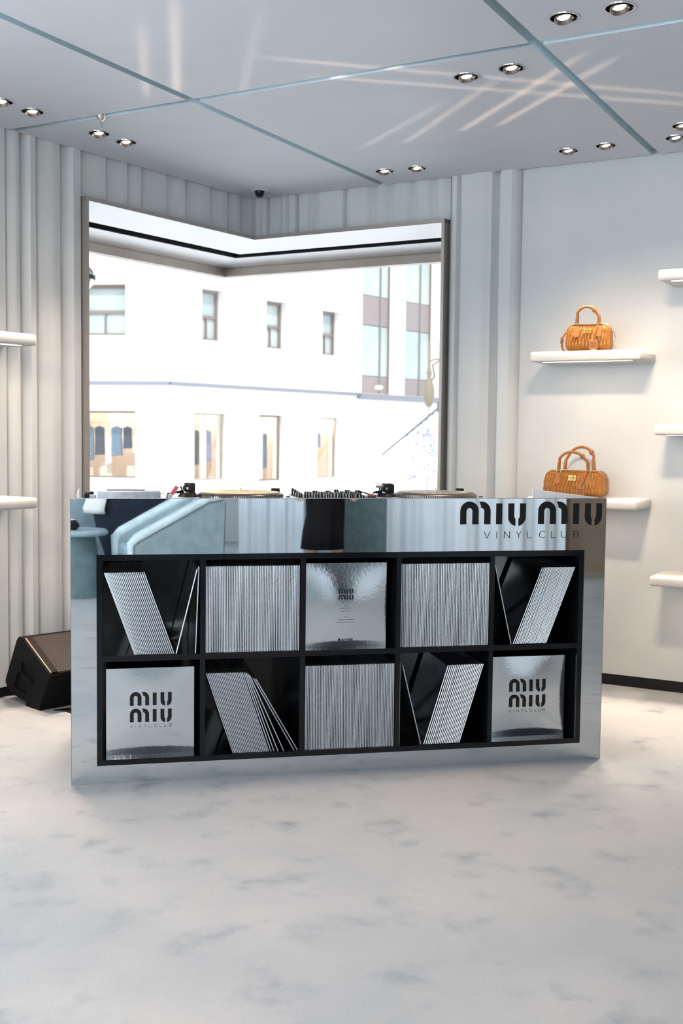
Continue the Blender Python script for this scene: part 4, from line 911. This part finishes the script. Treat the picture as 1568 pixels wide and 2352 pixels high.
for d, lst in ((f1, sh1[:1]), (f2, sh2)):
    n = Vector((d.y, -d.x))
    for (a, c, b_, e) in lst:
        bm = BM()
        for (x0, x1, z0, z1) in ((a, c, b_, b_ + .05), (a, c, e - .06, e), (a, a + .05, b_ + .05, e - .05), (c - .05, c, b_ + .05, e - .05)): fbox(bm, d, x0, x1, -0.2, -0.12, z0, z1)
        wd = obj('shop_window', bm, 'bronze' if wn % 2 else 'winframe', bld)
        bm = BM(); fbox(bm, d, a + .05, c - .05, -0.165, -0.155, b_ + .05, e - .06); obj('pane', bm, 'glass', wd)
        bm = BM()      # shallow lit room behind the pane
        fbox(bm, d, a - .3, c + .3, -1.9, -1.8, b_ - .1, e + .3); fbox(bm, d, a - .4, a - .3, -1.9, -0.41, b_ - .1, e + .3); fbox(bm, d, c + .3, c + .4, -1.9, -0.41, b_ - .1, e + .3)
        fbox(bm, d, a - .4, c + .4, -1.9, -0.41, e + .3, e + .4); fbox(bm, d, a - .4, c + .4, -1.9, -0.41, b_ - .2, b_ - .1)
        obj('shop_interior', bm, 'warmroom', bld)
        P = FB + d * ((a + c) / 2) - n * 0.9
        lamp('shop_light', 'POINT', (P.x, P.y, e - 0.05), 55, (1.0, 0.86, 0.72), shadow_soft_size=0.2)
        names = ('leftmost', 'second', 'third', 'rightmost')
        k = 0; x = a + 0.12
        while x < c - 0.05 and k < 7:
            w_ = random.uniform(0.14, 0.34); h_ = random.uniform(0.45, 1.25); key = gm[(k * 2 + wn * 3) % 6][0]
            P = FB + d * (x + w_ / 2) - n * (0.75 + 0.05 * (k % 3)); 
            if not (wn == 1 and 0.9 < x - a < 1.0): garment((P.x, P.y, b_ + 1.45), d, w_, h_, key, 'clothing hung in the ' + names[wn] + ' shop window across the street, ' + ('first', 'second', 'third', 'fourth', 'fifth', 'sixth', 'seventh')[k] + ' from its left')
            x += w_ + 0.03; k += 1
        P0_ = FB + d * a - n * 0.8; P1_ = FB + d * c - n * 0.8
        bm = BM(); tube(bm, [(P0_.x, P0_.y, b_ + 1.56), (P1_.x, P1_.y, b_ + 1.56)], 0.015, 6); obj('rail', bm, 'bronze', bld)
        for q_, (fx, ww, hh) in enumerate(((0.30, 0.34, 0.42), (0.72, 0.22, 0.30))[:2 if wn == 0 else 1]):
            Pp = FB + d * (a + (c - a) * fx) - n * 1.25; tp = thing('display_plinth', 'beige display plinth at the foot of the ' + names[wn] + ' shop window across the street, ' + ('taller' if q_ == 0 else 'shorter'), 'plinth', (Pp.x, Pp.y, b_ - 0.1), math.atan2(d.y, d.x))
            bm = BM(); box(bm, -ww / 2, ww / 2, -.12, .12, 0, hh + .1, 0.01, 1); obj('block', bm, 'cream_cloth', tp)
        if wn in (1, 2):
            bm = BM(); xx = a + (0.62 if wn == 1 else 0.5) * (c - a); fbox(bm, d, xx, xx + 0.16, -0.62, -0.5, b_, e); obj('column', bm, 'facade', bld)
        wn += 1
# modern block beyond
mb = thing('modern_building', 'glass office block with mauve spandrel bands at the right of the view', 'building')
def mbox(bm, s0, s1, o0, o1, z0, z1): wbox(bm, FB, f2, Vector((f2.y, -f2.x)), s0, s1, o0, o1, z0, z1)
bm = BM(); mbox(bm, 8.45, 16, -0.6, -0.5, 2.7, 11); obj('core_wall', bm, 'facade', mb)
for a, b_ in ((8.30, 8.46), (10.48, 10.88), (12.97, 13.3), (15.3, 16)):
    bm = BM(); mbox(bm, a, b_, -0.45, 0.05, 2.69, 11); obj('white_pier', bm, 'facade', mb)
for a, b_, mu in ((8.46, 10.48, (8.91, 9.98)), (10.88, 12.97, (11.28, 12.33)), (13.3, 15.3, (13.8, 14.8))):
    xs = [a] + list(mu) + [b_]
    for (z0, z1, key, nm) in ((2.70, 3.32, 'spandrel', 'spandrel_panel'), (3.32, 5.04, 'pane', 'pane'), (5.04, 6.05, 'spandrel', 'spandrel_panel'), (6.05, 8.6, 'pane', 'pane'), (8.6, 11, 'pane', 'pane')):
        for x0, x1 in zip(xs, xs[1:]):
            bm = BM(); mbox(bm, x0 + .02, x1 - .02, -0.46, -0.40 if key == 'pane' else -0.38, z0 + .01, z1 - .01); obj(nm, bm, key, mb)
    for x in xs:
        bm = BM(); hw = .035 if x in (a, b_) else .022; mbox(bm, x - hw, x + hw, -0.40, -0.34, 2.7, 11); obj('mullion', bm, 'winframe' if x in (a, b_) else 'mullion', mb)
P = FB + f2 * 9.45 + Vector((f2.y, -f2.x)) * 0.02
t = tag(obj('wall_lamp', lathe(BM(), [(0, -.06), (.10, -.05), (.14, 0), (.10, .05), (0, .06)], 16, c=(P.x, P.y, 2.92)), 'lens', None, True), 'glowing round wall lamp low on the modern block across the street', 'lamp')
# street lamp
t = thing('street_lamp', 'pale ornate street lamp post at the right of the window view', 'street lamp', (5.96, 16.0, ZG))
zc = -ZG
bm = BM(); lathe(bm, [(0, 0), (0.16, 0), (0.15, 0.3), (0.07, 0.5), (0.035, 0.9), (0.03, zc + 1.85), (0, zc + 1.85)], 16); obj('pole', bm, 'lamppole', t, True)
bm = BM(); lathe(bm, [(0.03, zc + 1.78), (0.075, zc + 1.85), (0.10, zc + 1.95), (0.10, zc + 2.1), (0.06, zc + 2.25), (0.03, zc + 2.32), (0.05, zc + 2.40), (0.02, zc + 2.5), (0.02, zc + 2.95), (0, zc + 3.0)], 16); obj('finial', bm, 'lampiron', t, True)
bm = BM(); tube(bm, [(0, 0, zc + 2.62), (0.12, 0, zc + 2.66), (0.5, 0, zc + 2.66)], 0.015, 8); tube(bm, [(0, 0, zc + 2.2), (0.10, 0, zc + 2.35), (0.06, 0, zc + 2.55), (0.2, 0, zc + 2.64)], 0.02, 8); obj('bracket', bm, 'lampiron', t, True)
bm = BM(); box(bm, 0.42, 0.62, -.1, .1, zc + 2.2, zc + 2.62, 0.02, 2); obj('lantern', bm, 'whitecloth', t, True)
# flagpole and flag
t = thing('flagpole', 'thin dark flagpole slanting out over the street', 'flagpole', (5.25, 13.0, 0))
bm = BM(); tube(bm, [(-1.16, -1.0, 0.964), (0.0, 0.0, 1.70)], [0.012, 0.018], 8); obj('pole', bm, 'greyiron', t, True)
bm = BM(); tube(bm, [(0.02, 0.02, 1.62), (0.02, 0.02, 1.78)], 0.05, 10); tube(bm, [(0, 0, 1.70), (0.6, 0.3, 1.70)], 0.02, 8); obj('wall_bracket', bm, 'greyiron', t, True)
bm = BM(); g_ = []
for j in range(13):
    row = []
    for i in range(15):
        u, v = i / 14, j / 12; q = 0.42 + 0.52 * u; px_, py_, pz_ = -1.16 * (1 - q), -1.0 * (1 - q), 0.964 + 0.736 * q
        row.append(bm.verts.new((px_ + 0.02 * math.sin(v * 5), py_ + 0.04 * math.sin(u * 11 + v) * (1 - v), pz_ - 0.012 - (0.68 + 0.30 * u) * (1 - v))))
    g_.append(row)
for j in range(12):
    for i in range(14): bm.faces.new([g_[j][i], g_[j][i + 1], g_[j + 1][i + 1], g_[j + 1][i]])
fo = obj('flag', bm, 'flag', t, 'all'); so = fo.modifiers.new('s', 'SOLIDIFY'); so.thickness = 0.004
t['label'] = 'thin dark flagpole with a white and blue flag slanting over the street'

# ------------------------------------------------------------------ the room behind the camera (seen in the mirror)
def armchair(label, loc, rz):
    t = thing('armchair', label, 'armchair', loc, rz, 'pale blue armchairs behind the camera')
    # local x from front (0) to back (.66), y from -.3 to .3
    for s in (-1, 1):
        bm = BM(); pol = [(0.0, 0.03), (0.0, 0.43), (0.03, 0.465), (0.56, 0.745), (0.64, 0.765), (0.69, 0.75), (0.67, 0.03)]
        prism3(bm, pol, lambda u, v, w2: (u, w2, v), s * 0.30 - 0.045, s * 0.30 + 0.045)
        bmesh.ops.bevel(bm, geom=bm.edges[:], offset=0.014, segments=2, affect='EDGES'); obj('arm', bm, 'velvet', t, True)
        bm = BM(); tube(bm, [(0.01, s * 0.346, 0.05), (0.006, s * 0.346, 0.43), (0.04, s * 0.346, 0.458), (0.56, s * 0.346, 0.735), (0.66, s * 0.346, 0.75)], 0.004, 6); obj('piping', bm, 'teal', t, True)
    for s in (-1, 1): bm = BM(); tube(bm, [(0.015, s * 0.30, 0.30), (0.012, s * 0.30, 0.44), (0.045, s * 0.30, 0.470), (0.56, s * 0.30, 0.748), (0.66, s * 0.30, 0.768)], [0.040, 0.046, 0.048, 0.048, 0.048], 14); obj('arm_roll', bm, 'litvelvet', t, True)  # roll along the arm top, painted paler as if lit
    bm = BM(); box(bm, 0.58, 0.70, -0.256, 0.256, 0.03, 0.78, 0.03, 3); obj('backrest', bm, 'velvet', t, True)
    bm = BM(); box(bm, 0.02, 0.579, -0.254, 0.254, 0.10, 0.30, 0.01, 2); obj('seat_base', bm, 'velvet', t, True)
    bm = BM(); box(bm, 0.01, 0.578, -0.252, 0.252, 0.301, 0.41, 0.035, 3); obj('seat_cushion', bm, 'velvet', t, True)
    for x in (0.05, 0.62):
        for y in (-0.28, 0.28): bm = BM(); lathe(bm, [(0, 0), (.018, 0), (.02, .029), (0, .029)], 12, c=(x, y, 0)); obj('foot', bm, 'black', t)
    return t
armchair('pale blue velvet armchair with sloping arms, nearest the counter behind the camera', (0.257, -4.483, 0), -0.18)
armchair('pale blue velvet armchair standing behind the round side table', (-0.30, -6.3, 0), PI * 0.35)
side_t = t = thing('side_table', 'round pale blue velvet side table on a conical pedestal behind the camera', 'side table', (-0.055, -4.72, 0))
bm = BM(); lathe(bm, [(0, 0), (0.17, 0), (0.15, 0.2), (0.11, 0.46), (0, 0.46)], 32); obj('pedestal', bm, 'teal', t, True)
bm = BM(); lathe(bm, [(0, 0.461), (0.19, 0.461), (0.205, 0.475), (0.205, 0.49), (0.19, 0.505), (0, 0.505)], 40); obj('table_top', bm, 'velvet', t, True)
bm = BM(); lathe(bm, [(0, 0), (0.05, 0), (0.07, 0.02), (0.068, 0.05), (0.045, 0.075), (0, 0.08)], 20); tag(obj('clutch_bag', bm, 'housing', None, True, (-0.13, -4.68, 0.506)), 'small dark rounded clutch on the round side table', 'bag')
t2 = dup(side_t, (1.66, -5.75, 0)); t2['label'] = 'round pale blue side table half hidden behind the standing person'
def curtain(name, x0, x1, y, amp, n_, label, key='curtain'):
    bm = BM(); N_ = int((x1 - x0) * 90); rows = []
    for z in (0.02, 2.56): rows.append([(x0 + (x1 - x0) * i / N_, y + amp * math.sin(2 * PI * n_ * i / N_) + amp * .4 * math.sin(2 * PI * n_ * 2.3 * i / N_ + 1), z) for i in range(N_ + 1)])
    a = [[bm.verts.new(p) for p in r] for r in rows]; b2 = [[bm.verts.new((p[0], p[1] - 0.012, p[2])) for p in r] for r in rows]
    for i in range(N_):
        for q in (a, b2): bm.faces.new([q[0][i], q[0][i + 1], q[1][i + 1], q[1][i]])
        for z in (0, 1): bm.faces.new([a[z][i], a[z][i + 1], b2[z][i + 1], b2[z][i]])
    for i in (0, N_): bm.faces.new([a[0][i], a[1][i], b2[1][i], b2[0][i]])
    tag(obj(name, bm, key, None, True), label, 'curtain', 'curtains behind the camera')
curtain('curtain', 1.20, 1.74, -5.25, 0.030, 3.2, 'narrow white curtain between the armchair and the standing person')
curtain('curtain', 2.38, 4.02, -5.15, 0.022, 7, 'broad white curtain beside the taupe wall behind the camera')
bm = BM(); box(bm, 2.00, 2.38, -5.08, -4.92, 0.0, 1.25, 0.04, 4); tag(obj('upholstered_screen', bm, 'teal', None, True), 'teal velvet upholstered block beside the broad white curtain', 'furniture')
struct(wall_boxes('wall_partition', (4.0, -5.28), (1, 0), (0, 1), [(0, 3.2, 0, 2.57)], 0.3, 'brownwall'), 'taupe partition wall behind the camera on the right', 'wall')
bm = BM(); wbox(bm, (4.0, -5.28), (1, 0), (0, 1), 0, 3.2, 0.0, 0.015, 0, 0.06); struct(obj('baseboard_partition', bm, 'bronze'), 'metal plinth along the taupe partition', 'baseboard')

# people: one continuous skinned body each
def person(label, loc, rz, height, pose, key_body, parts):
    t = thing('person', label, 'person', loc, rz)
    s = height / 1.70
    J = {'hip': (0, 0, .93), 'waist': (0, .0, 1.08), 'chest': (0, 0.01, 1.28), 'neck': (0, .01, 1.46), 'nk2': (0, -.005, 1.52),
         'shL': (-.165, .01, 1.40), 'shR': (.165, .01, 1.40), 'hpL': (-.09, 0, .88), 'hpR': (.09, 0, .88),
         'knL': (-.10, -.015, .50), 'knR': (.10, -.015, .50), 'anL': (-.10, .02, .09), 'anR': (.10, .02, .09), 'toL': (-.11, -.13, .03), 'toR': (.11, -.13, .03)}
    J.update(pose)
    names = list(J); R_ = {'hip': .12, 'waist': .10, 'chest': .12, 'neck': .055, 'nk2': .05, 'shL': .055, 'shR': .055, 'hpL': .085, 'hpR': .085, 'knL': .055, 'knR': .055, 'anL': .035, 'anR': .035, 'toL': .03, 'toR': .03, 'elL': .04, 'elR': .04, 'wrL': .026, 'wrR': .026, 'hdL': .03, 'hdR': .03}
    E = [('hip', 'waist'), ('waist', 'chest'), ('chest', 'neck'), ('neck', 'nk2'), ('chest', 'shL'), ('chest', 'shR'), ('hip', 'hpL'), ('hip', 'hpR'), ('hpL', 'knL'), ('hpR', 'knR'), ('knL', 'anL'), ('knR', 'anR'), ('anL', 'toL'), ('anR', 'toR'),
         ('shL', 'elL'), ('shR', 'elR'), ('elL', 'wrL'), ('elR', 'wrR'), ('wrL', 'hdL'), ('wrR', 'hdR')]
    me = bpy.data.meshes.new('body'); me.from_pydata([tuple(Vector(J[n]) * s) for n in names], [(names.index(a), names.index(b_)) for a, b_ in E], [])
    o = bpy.data.objects.new('body', me); C.objects.link(o)
    o.modifiers.new('k', 'SKIN'); o.modifiers.new('u', 'SUBSURF').levels = 2; o.modifiers['u'].render_levels = 2
    for n, v in zip(names, me.skin_vertices[0].data): v.radius = (R_[n] * s, R_[n] * s * (.75 if n in ('chest', 'waist', 'hip') else 1)); v.use_root = n == 'hip'
    dg = bpy.context.evaluated_depsgraph_get(); m2_ = bpy.data.meshes.new_from_object(o.evaluated_get(dg)); bpy.data.objects.remove(o)
    m2_.materials.clear(); m2_.materials.append(M[key_body]); m2_.materials.append(M['skin'])
    for p in m2_.polygons:
        p.use_smooth = True
        c = p.center / s
        if c.z > 1.475 or parts.get('bare', lambda q: False)(c): p.material_index = 1
    o = bpy.data.objects.new('body', m2_); C.objects.link(o); o.parent = t
    # head with face
    hc = Vector(J['nk2']) * s + Vector((0, -.012, .10)) * s
    bm = BM(); bmesh.ops.create_uvsphere(bm, u_segments=28, v_segments=20, radius=1)
    for v in bm.verts:
        x, y, z = v.co; yy = y
        w_ = 0.074 * (1 - .22 * max(0, -z)); v.co = Vector((x * w_, y * 0.095 * (1 if y > 0 else .92), z * 0.112))
        if y < 0:
            d_ = math.exp(-((x / .16) ** 2 + ((z + .10) / .22) ** 2)); v.co.y -= .020 * d_
            for sx in (-1, 1): v.co.y += .008 * math.exp(-(((x - sx * .40) / .2) ** 2 + ((z - .08) / .13) ** 2))
            v.co.y -= .006 * math.exp(-((x / .3) ** 2 + ((z + .48) / .09) ** 2)) + .006 * math.exp(-((x / .3) ** 2 + ((z + .85) / .12) ** 2))
        v.co = v.co * s + hc
    hd = obj('head', bm, 'skin', t, 'all')
    for sx in (-1, 1):
        bm = BM(); bmesh.ops.create_uvsphere(bm, u_segments=10, v_segments=8, radius=.010 * s)
        for v in bm.verts: v.co += hc + Vector((sx * .030, -.078, .012)) * s
        obj('eye', bm, 'blackgloss', hd, 'all')
        bm = BM(); bmesh.ops.create_uvsphere(bm, u_segments=10, v_segments=8, radius=.03 * s)
        for v in bm.verts: v.co.x *= .35; v.co.y *= .6; v.co += hc + Vector((sx * .075, .005, 0)) * s
        obj('ear', bm, 'skin', hd, 'all')
    bm = BM(); box(bm, hc.x - .022 * s, hc.x + .022 * s, hc.y - .094 * s, hc.y - .084 * s, hc.z - .058 * s, hc.z - .050 * s, .003, 1); obj('mouth', bm, 'red', hd)
    bm = BM(); bmesh.ops.create_uvsphere(bm, u_segments=28, v_segments=20, radius=1)
    for v in bm.verts:
        x, y, z = v.co; cut = (y < -.15 and z < .45); v.co = Vector((x * .083, y * .105 + .008, z * .120 + .008)) * (0.8 if cut else 1)
        if z < 0 and y > -.1: v.co.z *= parts.get('hair', 1.3)
        v.co = v.co * s + hc
    obj('hair', bm, 'hair', t, 'all')
    # hands: palm continues into five separate curled fingers
    for side, sx in (('L', -1), ('R', 1)):
        w0 = Vector(J['wr' + side]) * s; h0 = Vector(J['hd' + side]) * s; d_ = (h0 - w0).normalized(); sd = d_.cross(Vector((0, 1, 0))); sd = sd.normalized() if sd.length > .1 else Vector((1, 0, 0)); nm = d_.cross(sd)
        bm = BM()
        for k, (off, ln) in enumerate(((-.026, .058), (-.009, .070), (.009, .068), (.026, .055))):
            b0 = h0 + sd * off * s; tube(bm, [b0, b0 + d_ * .03 * s, b0 + d_ * ln * .65 * s + nm * .012 * s, b0 + d_ * ln * .9 * s + nm * .030 * s], [.009 * s, .0085 * s, .008 * s, .006 * s], 8)
        b0 = w0 + sd * sx * .022 * s + d_ * .02 * s; tube(bm, [b0, b0 + (sd * sx * .022 + d_ * .03) * s, b0 + (sd * sx * .026 + d_ * .055 + nm * .01) * s], [.011 * s, .010 * s, .007 * s], 8)
        obj('fingers', bm, 'skin', t, True)
    for (nm_, prof_, cx, key, slit) in parts.get('cloth', []):
        bm = BM(); n_ = 40; rg = []
        for (z, rx, ry, dx) in prof_:
            rg.append([bm.verts.new(((cx + dx + rx * math.cos(2 * PI * i / n_)) * s, (ry * math.sin(2 * PI * i / n_) + .006 * math.sin(i * 1.9)) * s, z * s)) for i in range(n_)])
        for a, b_ in zip(rg, rg[1:]):
            for i in range(n_):
                if slit and slit[0] <= i <= slit[1]: continue
                bm.faces.new([a[i], a[(i + 1) % n_], b_[(i + 1) % n_], b_[i]])
        if not slit: bm.faces.new(rg[0]); bm.faces.new(rg[-1])
        q = obj(nm_, bm, key, t, 'all', normals=not slit)
        if slit: mo = q.modifiers.new('s', 'SOLIDIFY'); mo.thickness = .008
    return t
person('person in a wide navy skirt and open white jacket standing behind the armchair', (0.36, -5.28, 0), PI, 1.68,
       {'elL': (-.25, .02, 1.14), 'wrL': (-.20, -.20, 1.20), 'hdL': (-.13, -.26, 1.26), 'elR': (.25, .02, 1.14), 'wrR': (.20, -.20, 1.20), 'hdR': (.13, -.26, 1.26)}, 'whitecloth',
       {'hair': 1.8, 'bare': lambda c: abs(c.x) > .1 and c.y < -.19 and c.z > 1.0, 'cloth': [('skirt', [(.20, .22, .16, 0), (.45, .30, .20, 0), (.68, .345, .22, 0), (.82, .30, .19, 0), (.98, .19, .14, 0), (1.08, .13, .11, 0)], 0, 'navy', None),
                 ('jacket', [(.60, .40, .26, 0), (.64, .41, .27, 0), (.80, .35, .24, 0), (1.0, .24, .18, 0), (1.3, .21, .16, 0), (1.44, .10, .09, 0)], 0, 'whitecloth', (19, 33))]})
person('person in a long black dress standing between the white curtain and teal block', (1.80, -4.62, 0), PI, 1.66,
       {'elL': (-.22, .03, 1.12), 'wrL': (-.22, -.02, .88), 'hdL': (-.22, -.03, .80), 'elR': (.22, .03, 1.12), 'wrR': (.22, -.02, .88), 'hdR': (.22, -.03, .80)}, 'coatblack',
       {'hair': 2.2, 'bare': lambda c: c.z < .44 and c.z > .12 or (abs(c.x) > .17 and c.z < .88 and c.z > .7), 'cloth': [('dress', [(.36, .175, .14, .02), (.5, .165, .13, .015), (.7, .135, .12, 0), (.85, .12, .12, 0), (1.0, .12, .12, 0), (1.25, .13, .12, 0), (1.42, .07, .07, 0)], 0, 'coatblack', None)]})
